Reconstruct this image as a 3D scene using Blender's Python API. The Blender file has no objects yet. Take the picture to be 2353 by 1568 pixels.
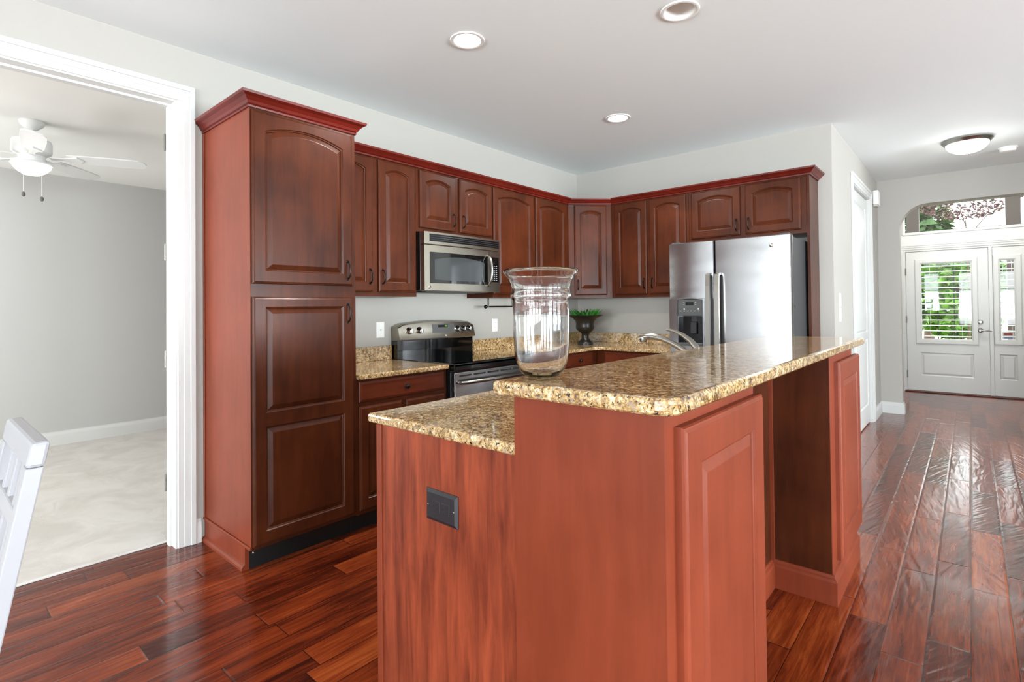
import bpy, bmesh, math, random
from mathutils import Vector, Matrix
random.seed(7)
SC = bpy.context.scene
COL = SC.collection

# ------------------------------------------------------------------ camera
W_PX, H_PX = 2353.0, 1568.0
F_PX, CX, CY = 1213.5, 1169.0, 691.2
ROLL, PITCH, YAW = -0.0104, 0.0125, 0.7188
CAM = Vector((3.261, -4.886, 1.291))
s_, c_ = math.sin(YAW), math.cos(YAW)
fw0, rt0, up0 = Vector((-s_, c_, 0)), Vector((c_, s_, 0)), Vector((0, 0, 1))
fw = fw0*math.cos(PITCH) + up0*math.sin(PITCH)
up1 = -fw0*math.sin(PITCH) + up0*math.cos(PITCH)
rt = rt0*math.cos(ROLL) + up1*math.sin(ROLL)
up = up1*math.cos(ROLL) - rt0*math.sin(ROLL)
cd = bpy.data.cameras.new('camera')
cam = bpy.data.objects.new('camera', cd); COL.objects.link(cam)
M = Matrix((rt, up, -fw)).transposed().to_4x4(); M.translation = CAM
cam.matrix_world = M
cd.sensor_width = 36.0; cd.sensor_fit = 'HORIZONTAL'
cd.lens = F_PX*36.0/W_PX
cd.shift_x = -(CX - W_PX/2)/W_PX
cd.shift_y = (CY - H_PX/2)/W_PX
cd.clip_start = 0.05
SC.camera = cam

# ------------------------------------------------------------------ world, lights, exposure
SC.view_settings.view_transform = 'Standard'
SC.view_settings.look = 'None'
SC.view_settings.gamma = 1.0
SC.view_settings.use_curve_mapping = False
SC.view_settings.exposure = 0.25
wd = bpy.data.worlds.new('sky'); SC.world = wd; wd.use_nodes = True
bgn = wd.node_tree.nodes['Background']
bgn.inputs[0].default_value = (0.93, 0.97, 1.0, 1)
bgn.inputs[1].default_value = 6.0

def light(name, kind, loc, energy, color=(1, 1, 1), rot=(0, 0, 0), size=1.0, size_y=None, **kw):
    l = bpy.data.lights.new(name, kind); l.energy = energy; l.color = color
    o = bpy.data.objects.new(name, l); COL.objects.link(o)
    o.location = loc; o.rotation_euler = rot
    if kind == 'AREA':
        l.shape = 'RECTANGLE'; l.size = size; l.size_y = size_y or size
    if kind in ('POINT', 'SPOT'): l.shadow_soft_size = size
    if kind == 'SUN': l.angle = size
    for k, v in kw.items(): setattr(l, k, v)
    return o
R90 = math.pi/2
sun = light('sun', 'SUN', (0, 12, 12), 4.0, (1, .96, .88), (math.radians(38), 0, math.radians(150)), 0.02)
# daylight through the windows of the big room behind the camera and to its right
BACK_Y, RIGHT_X = -13.0, 10.0
BACK_WIN = [(1.4, 1.8), (3.8, 1.8), (6.2, 1.8), (8.6, 1.8)]              # centre x, width
RIGHT_WIN = [(-5.6, 2.0), (-3.0, 2.0), (-.4, 2.0)]      # centre y, width
DAY = (0.865, 0.985, 1.05)
UPT = R90 + math.radians(42)      # tilt of extra area lights added at the windows to brighten the ceiling
for x, w in BACK_WIN:
    light('daylight_back', 'AREA', (x, BACK_Y-.02, 1.45), 66, DAY, (R90, 0, 0), w, 2.1)
    light('ceiling_fill_back', 'AREA', (x, BACK_Y+.02, 1.2), 200, DAY, (UPT, 0, 0), w, 1.4)
for y, w in RIGHT_WIN:
    light('daylight_right', 'AREA', (RIGHT_X+.02, y, 1.45), 50, DAY, (R90, 0, R90), w, 2.1)
    light('ceiling_fill_right', 'AREA', (RIGHT_X-.02, y, 1.2), 270, DAY, (UPT, 0, R90), w, 1.4)
light('daylight_bedroom', 'AREA', (-1.7, -6.95, 1.45), 92, (.97, .99, 1.0), (R90, 0, 0), 2.2, 1.7)
light('ceiling_fill_bedroom', 'AREA', (-1.7, -6.90, 1.2), 20, (.97, .98, 1.0), (UPT, 0, 0), 2.2, 1.3)  # upward fill added for the bedroom ceiling
light('foyer_fill', 'POINT', (3.3, 3.7, 3.3), 75, (1, .99, .97), size=.15)  # unseen point light added to brighten the front door and its wall

# ------------------------------------------------------------------ node helpers / materials
def lin(r, g=None, b=None):
    if g is None: r, g, b = r
    f = lambda v: (v/255/12.92 if v/255 <= .04045 else ((v/255+.055)/1.055)**2.4)
    return (f(r), f(g), f(b), 1)

class NT:
    def __init__(s, name):
        s.m = bpy.data.materials.new(name); s.m.use_nodes = True
        s.t = s.m.node_tree; s.p = s.t.nodes['Principled BSDF']; s.out = s.t.nodes['Material Output']
    def n(s, kind, **kw):
        o = s.t.nodes.new(kind)
        for k, v in kw.items():
            if k.startswith('i_'):
                key = k[2:]; key = int(key) if key.isdigit() else key.replace('_', ' ')
                s.set(o.inputs[key], v)
            else: setattr(o, k, v)
        return o
    def set(s, sock, v):
        if isinstance(v, bpy.types.NodeSocket): s.t.links.new(v, sock)
        else: sock.default_value = v
    def math(s, op, a, b=0.0, c=None):
        o = s.t.nodes.new('ShaderNodeMath'); o.operation = op
        s.set(o.inputs[0], a); s.set(o.inputs[1], b)
        if c is not None: s.set(o.inputs[2], c)
        return o.outputs[0]
    def pos(s): return s.n('ShaderNodeNewGeometry').outputs['Position']
    def scaled(s, v, sc):
        o = s.n('ShaderNodeVectorMath', operation='MULTIPLY'); s.set(o.inputs[0], v); s.set(o.inputs[1], sc); return o.outputs[0]
    def noise(s, v, scale=5, detail=3, rough=.55, dist=0.0):
        o = s.n('ShaderNodeTexNoise'); s.set(o.inputs['Vector'], v)
        o.inputs['Scale'].default_value = scale; o.inputs['Detail'].default_value = detail
        o.inputs['Roughness'].default_value = rough; o.inputs['Distortion'].default_value = dist
        return o.outputs[0]
    def ramp(s, fac, stops, interp='LINEAR'):
        o = s.n('ShaderNodeValToRGB'); s.set(o.inputs[0], fac); r = o.color_ramp; r.interpolation = interp
        while len(r.elements) < len(stops): r.elements.new(.5)
        for e, (p, c) in zip(r.elements, stops): e.position = p; e.color = c if len(c) == 4 else (*c, 1)
        return o.outputs[0]
    def mix(s, fac, a, b, mode='MIX'):
        o = s.n('ShaderNodeMix', data_type='RGBA', blend_type=mode)
        s.set(o.inputs[0], fac); s.set(o.inputs[6], a); s.set(o.inputs[7], b); return o.outputs[2]
    def bump(s, h, strength=.2, dist=.01, prev=None):
        o = s.n('ShaderNodeBump'); s.set(o.inputs['Height'], h)
        o.inputs['Strength'].default_value = strength; o.inputs['Distance'].default_value = dist
        if prev is not None: s.set(o.inputs['Normal'], prev)
        return o.outputs[0]
    def P(s, **kw):
        for k, v in kw.items(): s.set(s.p.inputs[k.replace('_', ' ')], v)
        return s

def plain(name, rgb, rough=.5, metal=0.0, **kw):
    t = NT(name); t.P(Base_Color=lin(rgb), Roughness=rough, Metallic=metal, **kw); return t.m

def paint(name, rgb, rough=.6, bump=.05):
    t = NT(name); v = t.pos()
    n = t.noise(v, 260, 2)
    t.P(Base_Color=lin(rgb), Roughness=rough, Normal=t.bump(n, bump, .002)); return t.m

def cherry(name, dark, light, grain='z', rough=.3, coat=.35, spec=.34, streak=.35):
    t = NT(name); v = t.pos()
    sc = {'z': (9, 9, .9), 'y': (9, .9, 9), 'x': (.9, 9, 9)}[grain]
    big = t.noise(v, 2.6, 3, .55, .4)
    g = t.noise(t.scaled(v, sc), 3.2, 5, .6, .6)
    fine = t.noise(t.scaled(v, tuple(7*k for k in sc)), 3, 3, .6)
    f = t.math('ADD', t.math('MULTIPLY', g, streak), t.math('ADD', t.math('MULTIPLY', big, .9-streak), t.math('MULTIPLY', fine, .1)))
    c = t.ramp(f, [(.34, lin(dark)), (.66, lin(light))])
    t.P(Base_Color=c, Roughness=rough, Specular_IOR_Level=spec, Coat_Weight=coat, Coat_Roughness=.2, Normal=t.bump(fine, .03, .001)); return t.m

M_WALL = paint('wall_paint', (171, 167, 160))
M_WALLB = paint('bedroom_wall_paint', (180, 179, 176))
M_CEIL = paint('ceiling_paint', (238, 245, 245), .7, .12)
M_TRIM = plain('white_trim_paint', (204, 204, 201), .32)
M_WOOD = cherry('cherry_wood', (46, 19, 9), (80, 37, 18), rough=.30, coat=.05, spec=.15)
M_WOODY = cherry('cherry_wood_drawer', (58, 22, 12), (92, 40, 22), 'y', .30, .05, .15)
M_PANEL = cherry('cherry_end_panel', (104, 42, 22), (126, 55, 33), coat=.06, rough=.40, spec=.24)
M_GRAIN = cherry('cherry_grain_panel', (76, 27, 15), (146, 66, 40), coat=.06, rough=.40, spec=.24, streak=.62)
M_CROWN = cherry('cherry_crown', (74, 18, 11), (102, 27, 17), 'y', .36, .08, .22)
M_DARK = plain('black_toe_kick', (10, 10, 10), .5)
M_BRONZE = plain('oil_rubbed_bronze', (38, 34, 33), .35, .75)
M_BLACK = plain('black_enamel', (12, 12, 13), .18)
M_BLKGLASS = plain('black_glass', (8, 9, 10), .05, 0, Coat_Weight=.5)
M_BLKPLASTIC = plain('black_plastic', (30, 28, 32), .34)
M_NICKEL = plain('brushed_nickel', (150, 147, 140), .26, 1.0)
M_CHROME = plain('polished_steel', (214, 214, 212), .12, 1.0)
M_WHITE = plain('white_plastic', (238, 238, 234), .35)
M_CHAIR = plain('white_lacquer', (158, 157, 161), .35)
M_FANW = plain('white_fan_enamel', (218, 218, 216), .4)
M_GRAYSIDE = plain('gray_fridge_side', (64, 65, 66), .45, .2)
M_DISP = plain('dispenser_gray', (62, 63, 62), .4)

def steel(name, rgb=(168, 168, 168), rough=.26, axis='z'):
    t = NT(name); v = t.pos()
    sc = {'z': (220, 220, 3), 'h': (4, 4, 320)}[axis]
    n = t.noise(t.scaled(v, sc), 1, 2)
    w = t.noise(t.scaled(v, (.7, .7, 3.4)), 2.2, 0, .5, .6)
    nb = t.bump(w, .22, .012)
    t.P(Base_Color=lin(rgb), Metallic=1.0, Roughness=t.math('ADD', t.math('MULTIPLY', n, .0), rough), Normal=nb); return t.m
M_STEEL = steel('stainless_steel', (170, 170, 172), .2, 'h')
M_STEELD = steel('stainless_steel_warm', (160, 154, 142), .27, 'h')

def granite():
    t = NT('granite'); v = t.pos()
    a = t.noise(v, 55, 4, .62, .9)
    b = t.noise(v, 150, 3, .7, .3)
    w = t.noise(v, 9, 2, .5, .5)
    f = t.math('ADD', t.math('ADD', t.math('MULTIPLY', a, .55), t.math('MULTIPLY', b, .35)), t.math('MULTIPLY', w, .12))
    base = t.ramp(f, [(.40, lin(84, 62, 42)), (.46, lin(132, 100, 60)), (.515, lin(170, 136, 86)), (.56, lin(198, 168, 122)), (.63, lin(220, 204, 176))])
    sp = t.noise(v, 105, 3, .65, 1.0)
    speck = t.ramp(sp, [(.385, (1, 1, 1)), (.425, (0, 0, 0))])
    c = t.mix(speck, base, lin(28, 22, 24))
    g2 = t.noise(v, 80, 2, .5, .5)
    gm = t.ramp(g2, [(.58, (0, 0, 0)), (.63, (.75, .75, .75))])
    c = t.mix(gm, c, lin(150, 134, 116))
    t.P(Base_Color=c, Roughness=.08, Specular_IOR_Level=.6, Coat_Weight=.3, Coat_Roughness=.03); return t.m
M_GRANITE = granite()

def planks():
    t = NT('hand_scraped_hardwood'); v = t.pos()
    sx = t.n('ShaderNodeSeparateXYZ'); t.set(sx.inputs[0], v)
    PW, PL = .127, .82
    xr = t.math('DIVIDE', t.math('ADD', sx.outputs[0], .061), PW); row = t.math('FLOOR', xr); fx = t.math('SUBTRACT', xr, row)
    wn = t.n('ShaderNodeTexWhiteNoise', noise_dimensions='1D'); t.set(wn.inputs['W'], row)
    yr = t.math('ADD', t.math('DIVIDE', sx.outputs[1], PL), t.math('MULTIPLY', wn.outputs[0], 7.3))
    pl = t.math('FLOOR', yr); fy = t.math('SUBTRACT', yr, pl)
    idv = t.n('ShaderNodeCombineXYZ'); t.set(idv.inputs[0], row); t.set(idv.inputs[1], pl)
    rn = t.n('ShaderNodeTexWhiteNoise', noise_dimensions='3D'); t.set(rn.inputs['Vector'], idv.outputs[0])
    rnd = rn.outputs[0]
    off = t.n('ShaderNodeVectorMath', operation='ADD'); t.set(off.inputs[0], v); t.set(off.inputs[1], t.scaled(rn.outputs[1], (9, 9, 9)))
    g = t.noise(t.scaled(off.outputs[0], (22, 1.5, 22)), 2.2, 6, .65, .9)
    blot = t.noise(t.scaled(off.outputs[0], (7, 1.2, 7)), 1.6, 3, .5, .5)
    f = t.math('ADD', t.math('ADD', t.math('MULTIPLY', g, .55), t.math('MULTIPLY', blot, .35)), t.math('MULTIPLY', rnd, .2))
    c = t.ramp(f, [(.36, lin(46, 13, 7)), (.48, lin(86, 30, 13)), (.6, lin(118, 47, 20)), (.78, lin(158, 78, 36))])
    # seams
    ex = t.math('MINIMUM', fx, t.math('SUBTRACT', 1, fx)); ey = t.math('MINIMUM', fy, t.math('SUBTRACT', 1, fy))
    gx = t.math('LESS_THAN', ex, .012); gy = t.math('LESS_THAN', ey, .0022)
    gap = t.math('MAXIMUM', gx, gy)
    c = t.mix(t.math('MULTIPLY', gap, .8), c, lin(22, 8, 6))
    so = t.n('ShaderNodeSeparateXYZ'); t.set(so.inputs[0], off.outputs[0])
    sk = t.math('MULTIPLY', t.math('SUBTRACT', rnd, .5), 1.1)
    cv = t.n('ShaderNodeCombineXYZ')
    t.set(cv.inputs[0], t.math('MULTIPLY', t.math('ADD', so.outputs[0], t.math('MULTIPLY', so.outputs[1], sk)), 32.0))
    t.set(cv.inputs[1], t.math('MULTIPLY', so.outputs[1], 6.0)); t.set(cv.inputs[2], so.outputs[2])
    scr = t.noise(cv.outputs[0], 1.0, 1, .35, .5)
    bev = t.math('MINIMUM', t.math('MULTIPLY', ex, 14), 1.0); bev2 = t.math('MINIMUM', t.math('MULTIPLY', ey, 100), 1.0)
    nb = t.bump(scr, .26, .008)
    nb = t.bump(t.math('MULTIPLY', bev, bev2), .3, .003, nb)
    t.P(Base_Color=c, Roughness=t.math('ADD', t.math('MULTIPLY', g, .08), .12), Normal=nb, Specular_IOR_Level=.42, Coat_Weight=.1, Coat_Roughness=.06); return t.m
M_FLOOR = planks()

def carpet():
    t = NT('cream_carpet'); v = t.pos()
    big = t.noise(v, 3.5, 4, .6, .8); fine = t.noise(v, 420, 2, .7)
    c = t.ramp(big, [(.35, lin(204, 199, 192)), (.6, lin(216, 212, 206))])
    t.P(Base_Color=c, Roughness=1.0, Specular_IOR_Level=.1, Normal=t.bump(fine, .5, .006, t.bump(big, .4, .02))); return t.m
M_CARPET = carpet()

def glass(name, rgb=(255, 255, 255), rough=0.0, ior=1.45):
    t = NT(name); t.P(Base_Color=lin(rgb), Roughness=rough, IOR=ior, Transmission_Weight=1.0); return t.m
M_GLASS = glass('clear_glass')
def pane_mat():
    t = NT('window_glass')
    tr = t.n('ShaderNodeBsdfTransparent'); tr.inputs[0].default_value = (.96, .98, .97, 1)
    gl = t.n('ShaderNodeBsdfGlossy'); gl.inputs['Roughness'].default_value = .02
    fr = t.n('ShaderNodeFresnel'); fr.inputs[0].default_value = 1.45
    mx = t.n('ShaderNodeMixShader'); t.set(mx.inputs[0], fr.outputs[0]); t.set(mx.inputs[1], tr.outputs[0]); t.set(mx.inputs[2], gl.outputs[0])
    t.t.links.new(mx.outputs[0], t.out.inputs[0]); return t.m
M_PANE = pane_mat()
def emit(name, rgb, strength):
    t = NT(name); t.P(Base_Color=(0, 0, 0, 1), Emission_Color=lin(rgb), Emission_Strength=strength); return t.m
M_LAMP = emit('lit_lamp', (255, 252, 244), 6.0)
M_BOWL = emit('lit_glass_bowl', (255, 252, 244), 2.6)
M_LED = emit('green_clock_digits', (130, 200, 90), .5)
M_DOT = emit('indicator_light', (255, 250, 240), 2.0)

def leafmat(name, a, b):
    t = NT(name); v = t.pos(); n = t.noise(v, 6, 2)
    t.P(Base_Color=t.ramp(n, [(.35, lin(a)), (.65, lin(b))]), Roughness=.5, Specular_IOR_Level=.3); return t.m
M_LEAF = leafmat('bright_leaves', (58, 94, 30), (98, 138, 50))
M_LEAFD = leafmat('dark_leaves', (26, 44, 20), (58, 88, 38))
M_PLUM = leafmat('plum_leaves', (46, 20, 24), (84, 44, 48))
M_SUCC = leafmat('plant_leaves', (24, 70, 20), (52, 118, 40))
M_BARK = plain('bark', (74, 58, 46), .9)
M_POST = plain('brown_porch_post', (50, 39, 35), .7)
M_GRASS = leafmat('lawn', (110, 140, 70), (140, 165, 90))
M_CONC = plain('pale_concrete', (206, 203, 196), .8)

# ------------------------------------------------------------------ mesh helpers
def lerp(a, b, t): return a + (b-a)*t

class MB:
    """collects geometry in world coordinates"""
    def __init__(s): s.bm = bmesh.new()
    def box(s, x0, x1, y0, y1, z0, z1, bev=0.0, seg=2, T=None):
        b = bmesh.new(); bmesh.ops.create_cube(b, size=1)
        for v in b.verts:
            v.co = Vector((lerp(x0, x1, v.co.x+.5), lerp(y0, y1, v.co.y+.5), lerp(z0, z1, v.co.z+.5)))
        if bev > 0: bmesh.ops.bevel(b, geom=b.edges[:], offset=bev, segments=seg, profile=.5, affect='EDGES')
        s.merge(b, T); return s
    def merge(s, b, T=None):
        if T is not None:
            for v in b.verts: v.co = T(v.co)
        me = bpy.data.meshes.new('tmp'); b.to_mesh(me); b.free(); s.bm.from_mesh(me); bpy.data.meshes.remove(me)
    def face(s, pts, T=None):
        vs = [s.bm.verts.new(T(Vector(p)) if T else Vector(p)) for p in pts]; return s.bm.faces.new(vs)
    def loops(s, loops, cap0=True, cap1=True, closed=True, T=None):
        """skin successive rings of equal length"""
        R = [[s.bm.verts.new(T(Vector(p)) if T else Vector(p)) for p in L] for L in loops]
        n = len(R[0])
        for a, b in zip(R, R[1:]):
            for i in range(n if closed else n-1):
                j = (i+1) % n
                try: s.bm.faces.new((a[i], a[j], b[j], b[i]))
                except ValueError: pass
        if cap0: s.bm.faces.new(R[0])
        if cap1: s.bm.faces.new(R[-1])
        return s
    def lathe(s, prof, c=(0, 0, 0), n=32, axis='z', T=None, cap=True):
        L = []
        for r, h in prof:
            ring = []
            for i in range(n):
                a = 2*math.pi*i/n; x, y = r*math.cos(a), r*math.sin(a)
                p = {'z': (x, y, h), 'x': (h, x, y), 'y': (x, h, y)}[axis]
                ring.append((p[0]+c[0], p[1]+c[1], p[2]+c[2]))
            L.append(ring)
        return s.loops(L, cap, cap, True, T)
    def tube(s, pts, r, n=10, T=None, flat=1.0):
        pts = [Vector(p) for p in pts]; L = []
        rr = r if isinstance(r, (list, tuple)) else [r]*len(pts)
        pr = None
        for i, p in enumerate(pts):
            d = (pts[min(i+1, len(pts)-1)] - pts[max(i-1, 0)]).normalized()
            if pr is None:
                ref = Vector((0, 0, 1)) if abs(d.z) < .9 else Vector((1, 0, 0))
                u = d.cross(ref).normalized()
            else:
                u = (pr - d*pr.dot(d)).normalized()
            pr = u; w = d.cross(u)
            L.append([tuple(p + u*rr[i]*math.cos(2*math.pi*k/n) + w*rr[i]*flat*math.sin(2*math.pi*k/n)) for k in range(n)])
        return s.loops(L, True, True, True, T)
    def prism(s, poly, z0, z1, T=None):
        return s.loops([[(x, y, z0) for x, y in poly], [(x, y, z1) for x, y in poly]], T=T)
    def sweep(s, path, prof, closed=False):
        """sweep profile (out, z) along a plan polyline with mitres; 'out' is to the right of travel"""
        P = [Vector((p[0], p[1])) for p in path]; L = []
        for i, p in enumerate(P):
            d1 = (P[i]-P[i-1]).normalized() if i > 0 else None
            d2 = (P[i+1]-P[i]).normalized() if i < len(P)-1 else None
            d1 = d1 or d2; d2 = d2 or d1
            n1, n2 = Vector((d1.y, -d1.x)), Vector((d2.y, -d2.x))
            m = (n1+n2).normalized(); k = 1/max(.2, m.dot(n1))
            L.append([(p.x+m.x*k*o, p.y+m.y*k*o, z) for o, z in prof])
        return s.loops(L, True, True, True)

def obj(name, mb, mat, parent=None, smooth=False, loc=None):
    bm = mb.bm if isinstance(mb, MB) else mb
    bmesh.ops.remove_doubles(bm, verts=bm.verts[:], dist=1e-5)
    bmesh.ops.recalc_face_normals(bm, faces=bm.faces[:])
    origin = Vector((0, 0, 0))
    if parent is not None:
        r = parent
        while r.parent: r = r.parent
        origin = r.location.copy()
    elif loc is not None: origin = Vector(loc)
    for v in bm.verts: v.co -= origin
    me = bpy.data.meshes.new(name); bm.to_mesh(me); bm.free()
    o = bpy.data.objects.new(name, me); COL.objects.link(o)
    if mat: me.materials.append(mat)
    if smooth:
        for p in me.polygons: p.use_smooth = True
        try: me.set_sharp_from_angle(angle=math.radians(38))
        except Exception: pass
    if parent is not None: o.parent = parent
    elif loc is not None: o.location = origin
    return o

def thing(name, label, cat, loc=(0, 0, 0), group=None):
    o = bpy.data.objects.new(name, None); COL.objects.link(o)
    o.location = loc; o.empty_display_size = .1
    o['label'] = label; o['category'] = cat
    if group: o['group'] = group
    return o
def tag(o, label, cat, group=None):
    o['label'] = label; o['category'] = cat
    if group: o['group'] = group
    return o
def struct(name, mb, mat, parent=None, label=None, **kw):
    o = obj(name, mb, mat, parent, **kw)
    if parent is None:
        o['kind'] = 'structure'
        if label: o['label'] = label
    return o

# local frames: u along the front, w outwards, v up
def FX(x, y0=0.0):   # front facing +X, u = +Y
    return lambda p: Vector((x+p[2], y0+p[0], p[1]))
def FY(y, x0=0.0):   # front facing -Y, u = +X
    return lambda p: Vector((x0+p[0], y-p[2], p[1]))
def FD(ax, ay):      # diagonal corner, u = (1,1)/r2, w = (1,-1)/r2
    k = math.sqrt(.5)
    return lambda p: Vector((ax+(p[0]+p[2])*k, ay+(p[0]-p[2])*k, p[1]))

def rloop(u0, u1, v0, v1, w, arch=0.0, n=14):
    L = [(u0, v0, w), (u1, v0, w)]
    for i in range(n+1):
        t = i/n; q = (2*t-1)
        L.append((lerp(u1, u0, t), v1-arch*q*q, w))
    return L

def panel_door(u0, u1, v0, v1, T, arch=0.0, stile=.056, top=.05, bot=.058, splits=(), th=.02):
    mb = MB(); n = 14
    e = .012
    ls = [rloop(u0, u1, v0, v1, 0), rloop(u0, u1, v0, v1, th-.009), rloop(u0+.003, u1-.003, v0+.003, v1-.003, th-.004),
          rloop(u0+.007, u1-.007, v0+.007, v1-.007, th-.003), rloop(u0+e, u1-e, v0+e, v1-e, th)]
    mb.loops(ls, True, False, T=T)
    zs = [v0+e] + [z for z in splits] + [v1-e]
    for i in range(len(zs)-1):
        a, b = zs[i], zs[i+1]
        lo = bot-e if i == 0 else .034
        hi = top-e if i == len(zs)-2 else .034
        ar = arch if i == len(zs)-2 else 0.0
        l, r = u0+stile, u1-stile
        q = [rloop(u0+e, u1-e, a, b, th), rloop(l, r, a+lo, b-hi, th, ar), rloop(l+.004, r-.004, a+lo+.004, b-hi-.004, th-.005, ar),
             rloop(l+.008, r-.008, a+lo+.008, b-hi-.008, th-.0065, ar), rloop(l+.011, r-.011, a+lo+.011, b-hi-.011, th-.011, ar*.98),
             rloop(l+.016, r-.016, a+lo+.016, b-hi-.016, th-.009, ar*.96), rloop(l+.034, r-.034, a+lo+.034, b-hi-.034, th-.0025, ar*.9),
             rloop(l+.036, r-.036, a+lo+.036, b-hi-.036, th-.0022, ar*.88)]
        mb.loops(q, False, True, T=T)
    return mb

def slab_front(u0, u1, v0, v1, T, th=.02):
    mb = MB()
    mb.loops([rloop(u0, u1, v0, v1, 0), rloop(u0, u1, v0, v1, th-.010), rloop(u0+.004, u1-.004, v0+.004, v1-.004, th-.005),
              rloop(u0+.016, u1-.016, v0+.016, v1-.016, th)], T=T)
    return mb

def pull(u, v, T, w=.02, h=.10):
    mb = MB(); pts = []; n = 12
    for i in range(n+1):
        a = math.pi*i/n
        pts.append(T(Vector((u, v-h/2*math.cos(a), w-.002+.030*math.sin(a)**.8))))
    rr = [.0065]+[.0048]*(n-1)+[.0065]
    mb.tube(pts, rr, 10)
    for e in (-1, 1):
        mb.lathe([(.0085, 0), (.0085, .003), (.006, .006)], n=12, T=lambda p, e=e: T(Vector((u+p[0], v+e*h/2+p[1], w-.001+p[2]))))
    return mb
def knob(u, v, T, w=.02):
    mb = MB()
    mb.lathe([(.009, 0), (.007, .004), (.0055, .012), (.011, .016), (.0155, .021), (.0150, .026), (.009, .030), (.001, .031)], n=18,
             T=lambda p: T(Vector((u+p[0], v+p[1], w-.001+p[2]))))
    return mb

# ================================================================== STRUCTURE
CEIL = 2.743
XH = 2.44            # hall wall plane / end of kitchen recess wall
YD = 2.75            # arch wall
YF = 4.85            # front door wall
T_ = .135
# floors
mb = MB(); mb.box(-.135, RIGHT_X+.2, BACK_Y-.2, YF+.1, -.05, 0); struct('floor', mb, M_FLOOR)
mb = MB(); mb.box(-3.6, -.135, -7.1, -2.0, -.05, .006); struct('floor_bedroom', mb, M_CARPET)
# ceilings
CANX, CANY, CANR = 2.206, -2.380, .076     # open recessed can
mb = MB(); q = .12
mb.box(0, CANX-q, BACK_Y-.2, YD+.12, CEIL, CEIL+.1); mb.box(CANX+q, RIGHT_X+.2, BACK_Y-.2, YD+.12, CEIL, CEIL+.1)
mb.box(CANX-q, CANX+q, BACK_Y-.2, CANY-q, CEIL, CEIL+.1); mb.box(CANX-q, CANX+q, CANY+q, YD+.12, CEIL, CEIL+.1)
circ, sq = [], []
for i in range(48):
    a = 2*math.pi*i/48; cx_, sy_ = math.cos(a), math.sin(a); k = q/max(abs(cx_), abs(sy_))
    circ.append((CANX+CANR*cx_, CANY+CANR*sy_, CEIL)); sq.append((CANX+k*cx_, CANY+k*sy_, CEIL))
mb.loops([circ, sq], False, False)
struct('ceiling', mb, M_CEIL)
mb = MB(); mb.box(-3.6, -.135, -7.1, -2.0, 2.62, 2.76); struct('ceiling_bedroom', mb, paint('bedroom_ceiling_paint', (228, 227, 223), .7, .12))
mb = MB(); mb.box(1.5, 5.0, YD+.12, YF+.12, 3.5, 3.6); struct('ceiling_vestibule', mb, M_CEIL)
# stove wall (left) with bedroom opening
OY0, OY1, OZ = -5.45, -3.90, 2.455
mb = MB(); mb.box(-T_, 0, OY1, .12, 0, CEIL+.1); mb.box(-T_, 0, BACK_Y, OY0, 0, CEIL+.1); mb.box(-T_, 0, OY0, OY1, OZ, CEIL+.1)
struct('wall_left', mb, M_WALL)
# fridge wall + hall wall with a closet door
HY0, HY1, HZ = .955, 2.045, 2.44
mb = MB(); mb.box(0, XH, 0, .12, 0, CEIL+.1); struct('wall_kitchen', mb, M_WALL)
mb = MB(); mb.box(XH-.12, XH, .12, HY0, 0, CEIL+.1); mb.box(XH-.12, XH, HY1, YD+.12, 0, CEIL+.1); mb.box(XH-.12, XH, HY0, HY1, HZ, CEIL+.1)
struct('wall_hall', mb, M_WALL)
mb = MB(); mb.box(4.75, 4.87, 1.1, YD, 0, CEIL+.1); struct('wall_light_block', mb, M_WALL)  # unseen wall added to keep right-window light off the hall
# arch wall
AX0, AX1, AZ0, AZ1, AR = 2.648, 3.90, 2.14, 2.425, .26
def arch_pts(n=14):
    pts = [(AX0, 0.0), (AX0, AZ0)]
    for i in range(1, n+1):
        a = math.pi/2*i/n; pts.append((AX0+AR*(1-math.cos(a)), AZ0+(AZ1-AZ0)*math.sin(a)))
    m = [(AX0+AX1-x, z) for x, z in reversed(pts)]
    return pts+m
ap = arch_pts()
mb = MB(); Y0, Y1 = YD, YD+.15
def arch_ring(y):
    return [(x, y, z) for x, z in ap]
def arch_outer(y):
    o = []
    for x, z in ap:
        if z <= AZ0+1e-6: o.append((XH-.06 if x < 3.2 else RIGHT_X, y, z))
        else:
            t = (x-AX0)/(AX1-AX0); o.append((lerp(XH-.06, RIGHT_X, t), y, CEIL+.3))
    return o
mb.loops([arch_ring(Y0), arch_outer(Y0), arch_outer(Y1), arch_ring(Y1), arch_ring(Y0)], False, False, False)
struct('wall_arch', mb, M_WALL)
# vestibule walls
mb = MB(); mb.box(2.2, 2.32, YD+.11, YF, 0, 3.5); mb.box(4.3, 4.42, YD+.11, YF, 0, 3.5); mb.box(1.9, 4.6, YD+.10, YD+.13, CEIL+.1, 3.55)
struct('wall_vestibule', mb, M_WALL)
DX0, DX1, DZ = 2.545, 3.445, 2.04     # door slab
SX0, SX1 = 3.49, 3.83                # sidelight
TX0, TX1, TZ0, TZ1 = 2.535, 3.83, 2.325, 2.80
mb = MB(); mb.box(2.2, DX0-.03, YF, YF+.14, 0, 3.5); mb.box(SX1+.03, 4.42, YF, YF+.14, 0, 3.5)
mb.box(DX0-.03, SX1+.03, YF, YF+.14, DZ+.03, TZ0-.02); mb.box(DX0-.03, SX1+.03, YF, YF+.14, TZ1, 3.5)
struct('wall_front', mb, M_WALL)
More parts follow.
